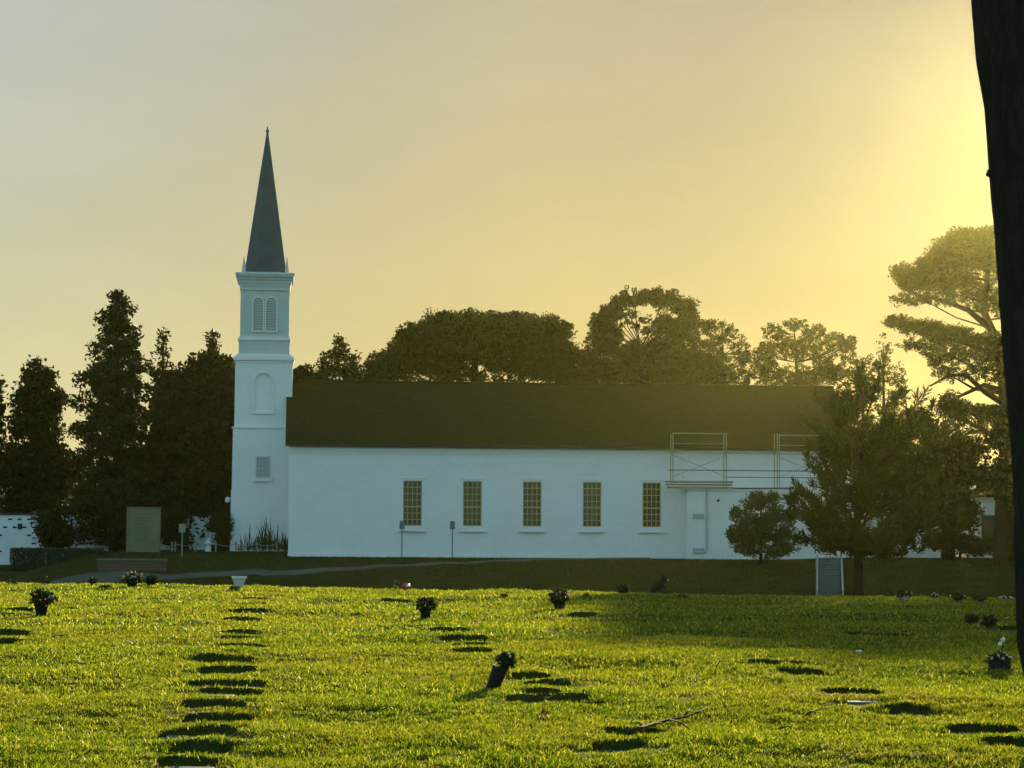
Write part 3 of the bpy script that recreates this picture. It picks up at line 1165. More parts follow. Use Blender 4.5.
m_.tube([(x, Yt + .2, zt), (x, Yt + .2, P(842, 538, Yt).z)], .04, 6)
m_.build('handrail_post', M['darksteel'], t)

# pale outbuilding at the far right
Y = 133.0
a, b = P(966, 497, Y), P(1052, 548, Y)
t = thing('outbuilding', 'small pale stucco outbuilding with one dark window behind the right trees', 'building', ((a.x + b.x) / 2, Y, -1.4))
m_ = MB()
m_.box(a.x, b.x, Y, Y + 6, -1.5, a.z)
m_.build('wall', M['white_stucco'], t)
m_ = MB()
m_.box(a.x - .3, b.x + .3, Y - .4, Y + 6.4, a.z + .003, a.z + .2)
m_.frustum((a.x + b.x) / 2, Y + 3, a.z + .203, a.z + 1.0, 3.0, .3)
m_.build('roof', M['roof'], t)
p0, p1 = P(982, 516, Y), P(996, 541, Y)
m_ = MB()
m_.box(p0.x, p1.x, Y - .03, Y - .004, p1.z, p0.z)
w = m_.build('window', M['glass'], t)
m_ = MB()
grille(m_, p0.x - .05, p1.x + .05, p1.z - .05, p0.z + .05, Y - .07, Y - .034, 2, 3, .06)
m_.build('window_frame', M['fascia'], w)


# ------------------------------------------------------------------ trees
def crown_points(blobs, Y, clump_r, K, per, flat=.8):
    """blobs in picture units at distance Y: (x, y, rx, ry[, dy]); leaf clumps spread through each blob's volume"""
    out, cents = [], []
    s = Y / FPX
    for bl in blobs:
        x, y, rx, ry = bl[:4]
        yy = Y + (bl[4] if len(bl) > 4 else 0)
        c = np.array(P(x, y, yy))
        r3 = np.array([rx * s, max(rx, ry) * s * .9, ry * s])
        k = max(4, int(K * (rx * ry) / 400))
        d = unit(k)
        rad = rng.uniform(.12, 1, k) ** .42
        lump = 1 + .14 * np.sin(d[:, 0] * 6 + x) * np.sin(d[:, 2] * 7 + y) + rng.normal(0, .07, k)
        pos = c + d * np.maximum(r3 - clump_r * .55, r3 * .3) * (rad * lump)[:, None]
        cents.append(pos)
        lr = rng.normal(size=(k, per, 3))
        lr *= (rng.uniform(.2, 1, (k, per, 1)) ** .5) / np.linalg.norm(lr, axis=2, keepdims=True)
        cr = clump_r * rng.uniform(.45, 1.45, (k, 1, 1))
        out.append((pos[:, None, :] + lr * cr * np.array([1, 1, flat])).reshape(-1, 3))
    return np.concatenate(out), np.concatenate(cents)


def profile_points(axis_px, prof, Y, clump_r, K, per, flat=.6, droop=.15, tier=0.0):
    """prof: (y_px, left half width, right half width) from the top down"""
    s = Y / FPX
    py = np.array([p[0] for p in prof], float)
    lw = np.array([p[1] for p in prof], float)
    rw = np.array([p[2] for p in prof], float)
    yy = rng.uniform(py[0], py[-1], K * 6)
    wsum = np.interp(yy, py, lw + rw)
    keep = rng.uniform(0, wsum.max(), len(yy)) < wsum + .04 * wsum.max()
    yy = yy[keep][:K]
    K = len(yy)
    a = rng.uniform(0, 6.283, K)
    ca, sa = np.cos(a), np.sin(a)
    w = np.where(ca < 0, np.interp(yy, py, lw), np.interp(yy, py, rw))
    wav = 1 + .16 * np.sin(yy * .33 + 3 * a) + .10 * np.sin(yy * .9 + a * 2 + 1)
    if tier:
        wav *= 1 - .58 * (.5 + .5 * np.sin(yy * 6.283 / tier + a * 1.0))
    f = rng.uniform(.08, 1, K) ** .5
    dep = .5 * (np.interp(yy, py, lw) + np.interp(yy, py, rw))
    axis = np.array([P(axis_px, q, Y) for q in yy])
    pos = axis + np.stack([ca * w * s * f * wav, sa * dep * s * f * wav, -droop * f * w * s], 1)
    lr = rng.normal(size=(K, per, 3))
    lr *= (rng.uniform(.2, 1, (K, per, 1)) ** .5) / np.linalg.norm(lr, axis=2, keepdims=True)
    cr = clump_r * rng.uniform(.6, 1.3, (K, 1, 1))
    out = (pos[:, None, :] + lr * cr * np.array([1, 1, flat])).reshape(-1, 3)
    return out, pos


def limbs(mb, stem, cents, count, r0, r1=.03, rise=.35, seed=0):
    """branches from points along the stem out to leaf clumps"""
    stem = [Vector(p) for p in stem]
    idx = rng.permutation(len(cents))[:count]
    for i in idx:
        c = Vector(cents[i])
        best, bd = stem[-1], 1e9
        for p, q in zip(stem[:-1], stem[1:]):
            for u in (0, .25, .5, .75, 1):
                r = p.lerp(q, u)
                d = abs((c.z - rise * (c - r).length) - r.z) + .05 * (c - r).length
                if d < bd:
                    best, bd = r, d
        m = best.lerp(c, .5) + Vector((random.uniform(-.2, .2), random.uniform(-.2, .2), -.08 * (c - best).length + random.uniform(-.1, .2)))
        mb.tube([best, m, c], [r0, (r0 + r1) * .5, r1], 5)


def tree(name, label, Y, base_px, stem_px, r_base, r_top, crown, leaf, aspect, leafmat, nlimb=14, limb_r=.09, axis=None, group='trees around the church'):
    """stem_px: picture points of the stem from just above the ground upward"""
    pts, cents = crown
    x0 = P(base_px[0], base_px[1], Y)
    g = gz(x0.x, Y) if Y < 200 else x0.z
    base = Vector((x0.x, Y, g))
    t = thing(name, label, 'tree', base, group)
    mb = MB()
    stem = [base - Vector((0, 0, .3))] + [P(a, b, Y) for a, b in stem_px]
    n_ = len(stem)
    rr = [r_base + (r_top - r_base) * i / (n_ - 1) for i in range(n_)]
    rr[0] *= 1.25
    mb.tube(stem, rr, 8)
    if nlimb:
        limbs(mb, stem[1:], cents, nlimb, limb_r)
    mb.build('trunk', M['bark'], t, smooth=True)
    ax = None
    if axis is not None:
        ax = unit(len(pts)) * .7 + np.array(axis)
        ax /= np.linalg.norm(ax, axis=1, keepdims=True)
    sz_ = leaf * rng.uniform(.6, 1.3, len(pts))
    fast_mesh('crown', leaves(pts, sz_, aspect, ax), 4, leafmat, t)
    return t


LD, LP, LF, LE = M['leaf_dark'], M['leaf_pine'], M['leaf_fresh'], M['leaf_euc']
# left group
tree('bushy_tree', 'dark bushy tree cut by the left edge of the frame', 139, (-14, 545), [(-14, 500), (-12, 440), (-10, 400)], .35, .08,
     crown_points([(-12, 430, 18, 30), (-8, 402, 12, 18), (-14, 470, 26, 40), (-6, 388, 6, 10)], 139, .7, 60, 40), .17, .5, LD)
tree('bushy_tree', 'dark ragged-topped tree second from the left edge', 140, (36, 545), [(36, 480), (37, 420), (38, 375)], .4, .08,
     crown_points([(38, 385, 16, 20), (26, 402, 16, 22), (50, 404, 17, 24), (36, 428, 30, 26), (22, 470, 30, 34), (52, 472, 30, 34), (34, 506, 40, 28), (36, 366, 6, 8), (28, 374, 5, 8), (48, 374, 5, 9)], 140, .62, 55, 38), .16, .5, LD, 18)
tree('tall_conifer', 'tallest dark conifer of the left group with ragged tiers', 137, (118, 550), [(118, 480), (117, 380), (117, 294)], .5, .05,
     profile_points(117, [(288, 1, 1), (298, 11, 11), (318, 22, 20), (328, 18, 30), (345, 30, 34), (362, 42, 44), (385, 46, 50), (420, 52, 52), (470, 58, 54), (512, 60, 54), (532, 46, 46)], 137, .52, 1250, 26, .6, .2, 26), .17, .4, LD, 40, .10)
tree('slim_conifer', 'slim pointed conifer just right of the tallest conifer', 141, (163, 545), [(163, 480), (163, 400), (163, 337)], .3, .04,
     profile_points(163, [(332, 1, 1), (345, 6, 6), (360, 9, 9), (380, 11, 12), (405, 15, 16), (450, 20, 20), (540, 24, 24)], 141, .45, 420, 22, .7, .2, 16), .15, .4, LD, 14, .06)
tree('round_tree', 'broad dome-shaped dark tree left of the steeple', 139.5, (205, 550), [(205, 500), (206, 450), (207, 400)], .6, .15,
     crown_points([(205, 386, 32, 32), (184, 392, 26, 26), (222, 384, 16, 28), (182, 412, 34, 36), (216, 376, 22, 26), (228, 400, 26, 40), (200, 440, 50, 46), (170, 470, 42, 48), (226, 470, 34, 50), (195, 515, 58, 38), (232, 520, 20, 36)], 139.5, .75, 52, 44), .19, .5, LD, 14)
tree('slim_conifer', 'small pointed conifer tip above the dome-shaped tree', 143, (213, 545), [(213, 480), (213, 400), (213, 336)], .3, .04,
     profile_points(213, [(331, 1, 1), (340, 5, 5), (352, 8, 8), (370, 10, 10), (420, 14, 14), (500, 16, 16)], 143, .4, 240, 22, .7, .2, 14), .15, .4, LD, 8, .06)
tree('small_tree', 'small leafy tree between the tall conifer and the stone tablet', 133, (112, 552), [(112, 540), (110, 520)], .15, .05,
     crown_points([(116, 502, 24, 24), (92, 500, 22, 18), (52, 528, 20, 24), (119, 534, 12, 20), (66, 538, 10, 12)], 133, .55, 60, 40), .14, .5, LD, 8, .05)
# behind the roof
tree('thin_tree', 'thin airy tree standing right behind the steeple', 150, (340, 540), [(340, 480), (340, 400), (339, 342)], .25, .04,
     crown_points([(338, 352, 12, 14), (328, 364, 12, 14), (350, 362, 13, 14), (340, 378, 26, 16), (339, 340, 4, 7), (322, 374, 8, 9), (356, 374, 9, 9)], 150, .42, 60, 22), .13, .5, LE, 20, .06)
tree('low_tree', 'low dark tree in the corner between steeple and roof', 148, (305, 540), [(305, 480), (305, 410)], .25, .1,
     crown_points([(302, 376, 14, 14), (312, 384, 18, 14), (296, 392, 14, 26)], 148, .5, 70, 36), .16, .5, LD, 6)
_a = crown_points([(455, 326, 42, 18), (505, 325, 46, 15), (545, 331, 32, 18), (422, 342, 34, 22), (470, 345, 62, 22), (540, 349, 40, 20), (398, 362, 34, 18), (384, 372, 22, 16), (560, 358, 22, 20), (440, 366, 34, 13), (520, 366, 40, 12), (372, 382, 14, 10), (560, 374, 26, 13), (540, 372, 30, 9)], 152, .4, 170, 34, .65)
_b = crown_points([(430, 379, 36, 7), (500, 379, 44, 6), (462, 374, 30, 6)], 152, .25, 90, 24)
tree('umbrella_pine', 'broad flat-topped umbrella pine behind the middle of the roof', 152, (478, 540), [(478, 470), (476, 410), (474, 378), (476, 350)], .6, .2,
     (np.concatenate([_a[0], _b[0]]), np.concatenate([_a[1], _b[1]])), .11, .5, LP, 30, .09)
_a = crown_points([(610, 314, 16, 12), (624, 302, 17, 9), (646, 298, 15, 8), (664, 301, 18, 10), (684, 308, 15, 14), (692, 320, 10, 10), (602, 330, 16, 18), (684, 328, 18, 16), (646, 350, 26, 12), (612, 360, 42, 22), (675, 356, 46, 26), (592, 372, 30, 20), (700, 372, 36, 20), (648, 372, 55, 20), (664, 326, 15, 16), (612, 336, 13, 14)], 154, .36, 120, 34)
_b = crown_points([(630, 318, 16, 11), (644, 326, 12, 10), (706, 330, 12, 14), (594, 340, 14, 14), (600, 318, 12, 12), (650, 294, 34, 8)], 154, .22, 75, 22)
tree('spreading_tree', 'spreading tree with a see-through arch in its crown', 154, (640, 540), [(640, 460), (641, 400), (641, 360), (641, 348)], .5, .1,
     (np.concatenate([_a[0], _b[0]]), np.concatenate([_b[1], _a[1]])), .11, .5, LE, 60, .05)
tree('gum_tree', 'feathery tree leaning right of the arched crown', 157, (722, 540), [(722, 470), (724, 400), (722, 340)], .3, .04,
     crown_points([(712, 326, 14, 10), (728, 334, 14, 14), (716, 346, 18, 14), (742, 348, 12, 16), (722, 366, 26, 18), (748, 366, 16, 18), (736, 380, 26, 10)], 157, .25, 75, 26), .095, .45, LE, 40, .04)
tree('gum_tree', 'airy tree with many small round clumps behind the right roof end', 158, (800, 540), [(800, 480), (798, 400), (796, 350), (794, 330)], .32, .03,
     crown_points([(774, 332, 13, 11), (796, 325, 16, 8), (815, 332, 14, 11), (834, 340, 13, 12), (770, 352, 14, 14), (796, 350, 18, 14), (822, 356, 16, 14), (846, 352, 12, 16), (774, 374, 18, 14), (805, 376, 26, 14), (838, 376, 20, 14), (850, 342, 8, 10), (858, 368, 10, 16), (790, 380, 30, 8), (764, 362, 14, 22), (784, 340, 12, 12), (808, 344, 14, 14), (826, 372, 18, 14)], 158, .24, 100, 26), .09, .5, LE, 60, .035)
tree('gum_tree', 'pale feathery pointed tree rising behind the young pine', 150, (884, 545), [(884, 500), (884, 420), (883, 342)], .3, .03,
     profile_points(884, [(334, 1, 1), (344, 8, 7), (356, 15, 14), (370, 22, 20), (386, 30, 28), (410, 32, 32), (450, 30, 34), (540, 30, 34)], 150, .27, 620, 22, .8, .1, 0), .09, .5, LE, 40, .03)

# great pine at the right, in front of the sun
YP = 124.0
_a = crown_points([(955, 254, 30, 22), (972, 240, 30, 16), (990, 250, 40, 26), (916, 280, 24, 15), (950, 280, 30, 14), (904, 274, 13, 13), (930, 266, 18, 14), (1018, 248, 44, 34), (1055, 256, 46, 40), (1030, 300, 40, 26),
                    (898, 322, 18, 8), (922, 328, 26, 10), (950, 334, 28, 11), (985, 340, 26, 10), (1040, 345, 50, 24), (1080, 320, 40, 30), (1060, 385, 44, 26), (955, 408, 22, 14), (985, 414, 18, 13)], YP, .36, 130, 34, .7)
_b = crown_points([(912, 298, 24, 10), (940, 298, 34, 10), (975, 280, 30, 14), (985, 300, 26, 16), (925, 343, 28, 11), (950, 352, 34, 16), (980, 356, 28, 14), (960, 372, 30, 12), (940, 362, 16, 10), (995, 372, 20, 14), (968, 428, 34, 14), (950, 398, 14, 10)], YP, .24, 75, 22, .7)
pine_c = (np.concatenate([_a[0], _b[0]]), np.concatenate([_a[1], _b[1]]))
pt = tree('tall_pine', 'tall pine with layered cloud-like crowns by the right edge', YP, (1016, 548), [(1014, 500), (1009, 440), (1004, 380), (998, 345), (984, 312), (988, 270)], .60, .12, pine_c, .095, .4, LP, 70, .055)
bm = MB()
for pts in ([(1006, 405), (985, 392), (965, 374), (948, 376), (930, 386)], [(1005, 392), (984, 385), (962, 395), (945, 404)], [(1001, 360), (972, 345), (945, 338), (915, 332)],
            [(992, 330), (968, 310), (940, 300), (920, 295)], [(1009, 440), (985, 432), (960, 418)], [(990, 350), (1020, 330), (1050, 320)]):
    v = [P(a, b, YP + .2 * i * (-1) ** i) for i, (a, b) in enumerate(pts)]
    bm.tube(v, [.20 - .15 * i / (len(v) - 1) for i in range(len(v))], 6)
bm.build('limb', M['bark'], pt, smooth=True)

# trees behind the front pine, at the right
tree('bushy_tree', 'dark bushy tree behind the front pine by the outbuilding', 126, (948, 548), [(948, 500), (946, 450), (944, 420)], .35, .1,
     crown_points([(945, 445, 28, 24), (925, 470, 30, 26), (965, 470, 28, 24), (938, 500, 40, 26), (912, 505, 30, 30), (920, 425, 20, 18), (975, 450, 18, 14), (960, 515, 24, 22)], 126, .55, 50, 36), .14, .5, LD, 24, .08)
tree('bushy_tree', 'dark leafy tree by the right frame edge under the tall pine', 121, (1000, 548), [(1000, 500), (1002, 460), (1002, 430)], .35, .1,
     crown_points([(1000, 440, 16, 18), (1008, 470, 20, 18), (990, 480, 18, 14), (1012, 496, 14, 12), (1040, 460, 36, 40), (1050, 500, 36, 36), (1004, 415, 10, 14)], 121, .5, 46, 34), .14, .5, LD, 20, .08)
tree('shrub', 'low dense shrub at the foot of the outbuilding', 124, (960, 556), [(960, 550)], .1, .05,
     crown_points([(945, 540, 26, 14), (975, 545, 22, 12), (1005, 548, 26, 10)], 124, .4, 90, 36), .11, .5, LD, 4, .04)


# front pine with upswept needle tufts, at the foot of the bank
def tuft_pine():
    Yq = 104.0
    s = Yq / FPX
    base = P(858, 594, Yq)
    gz_ = gz(base.x, Yq)
    t = thing('young_pine', 'bushy pine with upswept needle tufts in front of the church annex', 'tree', (base.x, Yq, gz_), 'trees around the church')
    stem = [Vector((base.x, Yq, gz_ - .3)), P(858, 560, Yq), P(857, 520, Yq), P(862, 470, Yq), P(864, 430, Yq), P(862, 388, Yq)]
    mb = MB()
    mb.tube(stem, [.32, .22, .18, .14, .09, .03], 8)
    tips, dirs = [], []
    prof = [(378, 2, 6), (388, 12, 26), (402, 28, 46), (425, 36, 56), (450, 34, 64), (480, 48, 70), (510, 66, 72), (532, 62, 64), (548, 46, 44)]
    py = [p[0] for p in prof]
    for b in range(74):
        y = 384 + 156 * random.random() ** .7
        an = random.uniform(0, 6.283)
        lw = np.interp(y, py, [p[1] for p in prof]) if math.cos(an) < 0 else np.interp(y, py, [p[2] for p in prof])
        L = lw * s * random.choice([.45, .6, .8, .95, 1.05, 1.15]) * random.uniform(.9, 1.08) * (1 + .24 * math.sin(y * .17 + 2 * an))
        k0 = min(552, y + lw * .55)
        o = P(859 + 3 * math.sin(y * .03), k0, Yq)
        d = Vector((math.cos(an), math.sin(an), 0))
        end = P(860, y, Yq) + d * L
        mid = o.lerp(end, .6) + Vector((0, 0, -.16 * L))
        mb.tube([o, mid, end], [.05, .03, .015], 5)
        nn = int(3 + L * 4.2)
        for i in range(nn):
            u = .30 + .70 * (i + 1) / nn
            p = (o.lerp(mid, u / .6) if u < .6 else mid.lerp(end, (u - .6) / .4)) + Vector(rng.normal(0, .13 * L ** .5, 3))
            tips.append(p)
            dirs.append((d * .4 + Vector((0, 0, .9)) + Vector(rng.normal(0, .22, 3))).normalized())
    for (a, b, a0, b0) in ((808, 418, 856, 462), (822, 400, 858, 440), (806, 462, 855, 500), (816, 452, 852, 495), (796, 492, 850, 525), (838, 398, 860, 435), (793, 515, 850, 538), (850, 390, 860, 430),
                           (864, 372, 863, 415), (881, 368, 863, 425), (906, 392, 864, 450), (926, 412, 866, 480), (918, 400, 864, 460), (942, 440, 866, 495), (800, 540, 850, 548), (936, 470, 866, 515)):
        o, end = P(a0, b0, Yq), P(a, b, Yq) + Vector((0, random.uniform(-1.2, 1.2), 0))
        mid = o.lerp(end, .55) + Vector((0, 0, -.25))
        mb.tube([o, mid, end], [.06, .04, .02], 5)
        d = (end - o).normalized()
        for i in range(9):
            u = .45 + .55 * i / 8
            p = (o.lerp(mid, u / .55) if u < .55 else mid.lerp(end, (u - .55) / .45)) + Vector(rng.normal(0, .10, 3))
            tips.append(p)
            dirs.append((d * .5 + Vector((0, 0, .9)) + Vector(rng.normal(0, .18, 3))).normalized())
    mb.build('trunk', M['bark'], t, smooth=True)
    tips, dirs = np.array(tips), np.array(dirs)
    per = 40
    ax = dirs[:, None, :] * .75 + rng.normal(0, .45, (len(tips), per, 3))
    ax /= np.linalg.norm(ax, axis=2, keepdims=True)
    ln = rng.uniform(.12, .27, (len(tips), per, 1))
    c = tips[:, None, :] + dirs[:, None, :] * rng.uniform(-.12, .35, (len(tips), per, 1)) + ax * ln
    fast_mesh('crown', leaves(c.reshape(-1, 3), ln.reshape(-1), .16, ax.reshape(-1, 3)), 4, M['leaf_young_pine'], t)


tuft_pine()
tree('round_headed_tree', 'small round-headed green tree against the white annex wall', 121.5, (761, 560), [(761, 552), (761, 535), (761, 510)], .10, .05,
     crown_points([(762, 510, 26, 20), (748, 526, 22, 20), (776, 526, 22, 20), (760, 534, 34, 20), (742, 542, 16, 14), (784, 542, 16, 14), (764, 550, 34, 11), (756, 499, 15, 10), (735, 512, 8, 9), (791, 516, 8, 9), (774, 497, 9, 7), (731, 534, 7, 8)], 121.5, .28, 75, 28, .7), .085, .45, LF, 30, .03)

tree('shrub', 'dark shrub between the stone tablet and the notice sign', 133.5, (176, 552), [(176, 546)], .08, .04,
     crown_points([(172, 534, 14, 18), (184, 540, 11, 14), (164, 526, 12, 18), (176, 518, 18, 10)], 133.5, .35, 110, 34), .10, .5, LD, 4, .03)
tree('shrub', 'dark shrub close to the left side of the steeple', 133.5, (222, 552), [(222, 546)], .08, .04,
     crown_points([(222, 535, 10, 17), (214, 524, 8, 10), (228, 525, 6, 16), (218, 546, 10, 8)], 133.5, .35, 110, 34), .10, .5, LD, 4, .03)

# far belt of trees that closes the view
N = 60000
fx_ = rng.uniform(-150, 150, N)
top = 5.4 + 1.6 * np.sin(fx_ * .21) + 1.1 * np.sin(fx_ * .57 + 1) + .6 * np.sin(fx_ * 1.7)
fz_ = -2 + (top + 2) * rng.uniform(0, 1, N) ** .6
fy_ = 225 + rng.normal(0, 5, N)
tag(fast_mesh('far_tree_belt', leaves(np.stack([fx_, fy_, fz_], 1), .45 * rng.uniform(.5, 1.3, N), .6), 4, LD), 'distant dark belt of trees behind the church', 'trees', kind='stuff')

# tree trunk close by at the right edge, its crown above the picture
Yk = 17.0
t = thing('shade_tree', 'dark rough trunk of a close tree filling the right edge of the frame', 'tree', (P(1072, 725, Yk).x, Yk, 0))
edge = [(1046, 735, 50), (1030, 690, 47), (1020.5, 640, 46), (1015, 500, 45), (1005, 330, 44), (997, 250, 44), (991, 190, 44), (986, 120, 44), (979, 60, 45), (975, 15, 46), (968, -60, 44), (962, -160, 40), (958, -300, 34)]
mb = MB()
sc_ = Yk / FPX
stem = [P(a + w_, b, Yk) for a, b, w_ in edge]
stem[0].z = -.15
mb.tube(stem, [w_ * sc_ for _, _, w_ in edge], 28)
v = np.array(mb.v)
ph = np.arctan2(v[:, 1] - Yk, v[:, 0] - np.interp(v[:, 2], [p.z for p in stem], [p.x for p in stem]))
amp = .022 * np.sin(ph * 9 + v[:, 2] * 2.1) + .008 * np.sin(ph * 17 - v[:, 2] * 5) + .006 * np.sin(v[:, 2] * 11 + ph * 3)
v[:, 0] += amp * np.cos(ph)
v[:, 1] += amp * np.sin(ph)
mb.v = [tuple(q) for q in v]
for (a, b, L) in ((978, 18, .10), (991, 175, .09)):
    p = P(a, b, Yk)
    mb.tube([p + Vector((.12, 0, .04)), p + Vector((.02, 0, 0)), p + Vector((-L * .35, 0, .02))], [.06, .045, .028], 8)
top_ = stem[-1]
ends = []
for i in range(9):
    a = i * 2.4
    e_ = top_ + Vector((2.4 * math.cos(a), 2.4 * math.sin(a), .6 + .25 * i))
    mb.tube([top_ - Vector((0, 0, .3)), top_.lerp(e_, .5) + Vector((0, 0, .3)), e_], [.16, .10, .04], 7)
    ends.append(e_)
mb.build('trunk', M['bark'], t, smooth=True)
cp = []
for e_ in ends:
    k = 500
    cp.append(np.array(e_) + unit(k) * np.array([1.6, 1.6, .9]) * (rng.uniform(0, 1, (k, 1)) ** .4))
cp = np.concatenate(cp)
fast_mesh('crown', leaves(cp, .09, .45), 4, LD, t)

# reeds against the steeple base
for (px, top, w_) in ((241, 536, 5), (248, 530, 6), (255, 521, 6), (263, 511, 6), (270, 516, 6), (278, 520, 6), (285, 524, 6), (288.5, 522, 4)):
    Y = 131.6 + random.uniform(-.2, .4)
    x = P(px, 545, Y).x
    g = gz(x, Y)
    H = P(px, top, Y).z - g
    nb = 60
    ax = np.stack([rng.normal(0, .18, nb), rng.normal(0, .18, nb), np.ones(nb)], 1)
    ax /= np.linalg.norm(ax, axis=1, keepdims=True)
    hl = H * .5 * np.concatenate([[1.0, .94, .88, .80, .72], rng.uniform(.22, .55, nb - 5)])
    ax[0] = (.03, 0, 1)
    c = np.stack([x + rng.normal(0, .12, nb), Y + rng.normal(0, .1, nb), np.full(nb, g)], 1) + ax * hl[:, None]
    o = fast_mesh('reed_plant', leaves(c, hl, .06, ax), 4, M['reed'], None, (x, Y, g))
    tag(o, 'tall spiky dark reed plant in the row against the steeple base', 'plant', 'reeds against the steeple base')

# ------------------------------------------------------------------ graves
NTH = ['first', 'second', 'third', 'fourth', 'fifth', 'sixth', 'seventh', 'eighth', 'ninth', 'tenth', 'eleventh', 'twelfth', 'thirteenth', 'fourteenth', 'fifteenth', 'sixteenth']
DESC = {'row': 'sunken flat grave marker, {} from the near end of the long left row',
        'edge': ['flat grave marker at the left frame edge, upper of two', 'flat grave marker at the left frame edge, lower of two', 'flat grave marker left of the big potted bouquet', 'flat grave marker right of the big potted bouquet'],
        'mid': 'flat grave marker in the centre row, {} up from the leaning vase',
        'vase': ['topmost flat grave marker right of the leaning dark vase', 'second flat grave marker down beside the leaning dark vase', 'third flat grave marker down beside the leaning dark vase', 'lowest wide grave marker at the foot of the leaning dark vase'],
        'right': ['upper of two flat grave markers right of centre at the shade edge', 'lower of two flat grave markers right of centre at the shade edge', 'wide sunken grave marker with a long dark shadow, right of centre', 'small flat grave marker right of the pale flush stone',
                  'upper of two sunken grave markers in the lower right corner', 'lower of two sunken grave markers in the lower right corner', 'sunken grave marker behind the fallen twig', 'sunken grave marker under the fallen twig',
                  'flat grave marker near the round bouquet below the nave windows', 'flat grave marker in the wide tree shade right of centre', 'flat grave marker beside the two red bouquets at right']}
FDESC = ['pale sunlit grave stone at the very bottom of the left row', 'pale sunlit stone flush with the turf in the left row', 'pale sunlit stone beside the leaning dark vase', 'pale sunlit stone flush with the turf at right', 'tiny pale stone corner at the left side of the left row']
cnt = {}
fl_i = 0
for (x0, x1, y0, y1, k, fl) in HOLES:
    cx, cy_ = (x0 + x1) / 2, (y0 + y1) / 2
    g = gz(cx, cy_)
    if fl:
        lab = FDESC[fl_i]
        fl_i += 1
        top, bot, a, b, c, d = g + .004, g - .06, x0, x1, y0, y1
    else:
        i = cnt.get(k, 0)
        cnt[k] = i + 1
        lab = DESC[k].format(NTH[i]) if isinstance(DESC[k], str) else DESC[k][i]
        top, bot, a, b, c, d = g - .030, g - .10, x0 + .05, x1 - .05, y0 + .07, y1 - .05
    m_ = MB()
    e = .012
    m_.box(a, b, c, d, bot, top - e)
    m_.frustum(cx, (c + d) / 2, top - e, top, .5, .5 - e)
    for q in range(len(m_.v) - 8, len(m_.v)):        # chamfered top fitted to the slab
        x, y, z = m_.v[q]
        ins = 0 if z < top - e / 2 else e
        m_.v[q] = (a + ins if x < cx else b - ins, c + ins if y < (c + d) / 2 else d - ins, z)
    o = m_.build('grave_marker', M['marker' if fl else 'bronze'], None, (cx, cy_, g))
    tag(o, lab, 'grave marker', 'flat grave markers in the lawn')


# ------------------------------------------------------------------ flowers on the graves
def bouquet(name, label, px, py, crown, pot, potmat, blooms, lean=0.0, leafm='leaf_pot', bloom_n=10, dens=1.0, cat='flowers'):
    """crown: (dx, dy_up, rx, ry) px; pot: (top w, bottom w, height) px, all at the size they have where they stand"""
    p = G(px, py)
    s = p.y / FPX
    t = thing(name, label, cat, p, 'flowers left on the graves')
    if pot:
        tw, bw2, ph_ = [q * s for q in pot]
        m_ = MB()
        m_.lathe([(bw2 * .5, -.03), (bw2 * .5, 0), (bw2 * .5 + (tw - bw2) * .4, ph_ * .8), (tw * .5, ph_ * .86), (tw * .53, ph_ * .88), (tw * .53, ph_), (tw * .46, ph_), (tw * .44, ph_ * .9)], p, 14)
        m_.build('pot', M[potmat], t, smooth=False)
    n_ = int(420 * dens)
    dx, dy, rx, ry = [q * s for q in crown]
    c = np.array([p.x + dx, p.y, p.z + dy])
    d = unit(n_)
    wob = 1 + .25 * np.sin(d[:, :1] * 5 + px) * np.sin(d[:, 2:] * 6 + py)
    pos = c + d * np.array([rx, rx, ry]) * (rng.uniform(.15, 1, (n_, 1)) ** .45) * wob
    ax = d * .8 + unit(n_) * .6
    ax /= np.linalg.norm(ax, axis=1, keepdims=True)
    fast_mesh('foliage', leaves(pos, .10 * (rx + ry) * rng.uniform(.5, 1.3, n_) + .006, .45, ax), 4, M[leafm], t)
    for i, bmn in enumerate(blooms):
        m_ = MB()
        pet = []
        for j in range(bloom_n):
            dd = unit(1)[0]
            dd[2] = abs(dd[2]) * .8 + .1
            q = c + dd * np.array([rx, rx, ry]) * rng.uniform(.85, 1.12)
            kk = 9
            pet.append(leaves(q + unit(kk) * .07 * rx, .075 * rx + .004, .8))
        fast_mesh('blossom', np.concatenate(pet), 4, M['bloom_' + bmn], t)
    if lean:
        t.rotation_euler = (0, lean, 0)
    return t


bouquet('potted_bouquet', 'big bushy bouquet in a tapering pale and dark pot, far left of the lawn', 41, 617.5, (1, 19, 13.5, 8.5), (15, 9.5, 15), 'pot_dark', ['purple', 'lilac'], 0, bloom_n=4)
bouquet('potted_bouquet', 'round bouquet of faded cream blooms on the lawn crest at left', 131.5, 587.5, (1, 9, 10, 6.5), (9, 8, 7), 'pot_dark', ['cream', 'brown', 'cream'], 0, bloom_n=9)
bouquet('potted_bouquet', 'black round pot with dark flowers right of the cream bouquet', 151, 585.8, (0, 6, 6, 5), (10, 8, 8), 'pot_dark', ['purple'], 0, bloom_n=4)
bouquet('flower_spray', 'dark flower spray lying flat near the crest at left', 105, 588, (0, 1.4, 6, 1.6), None, None, ['purple'], 0, bloom_n=5, dens=.5)
bouquet('potted_bouquet', 'round green bouquet in a dark pot left of centre', 425.5, 619.5, (.5, 14.5, 10.5, 8), (10.5, 9, 9), 'pot_dark', ['lilac'], 0, bloom_n=4)
bouquet('potted_bouquet', 'tall green bouquet with pink flecks below the nave windows', 559.5, 609, (-.5, 12, 10, 9), (12, 10, 10), 'pot_dark', ['pink', 'white'], 0, bloom_n=5)
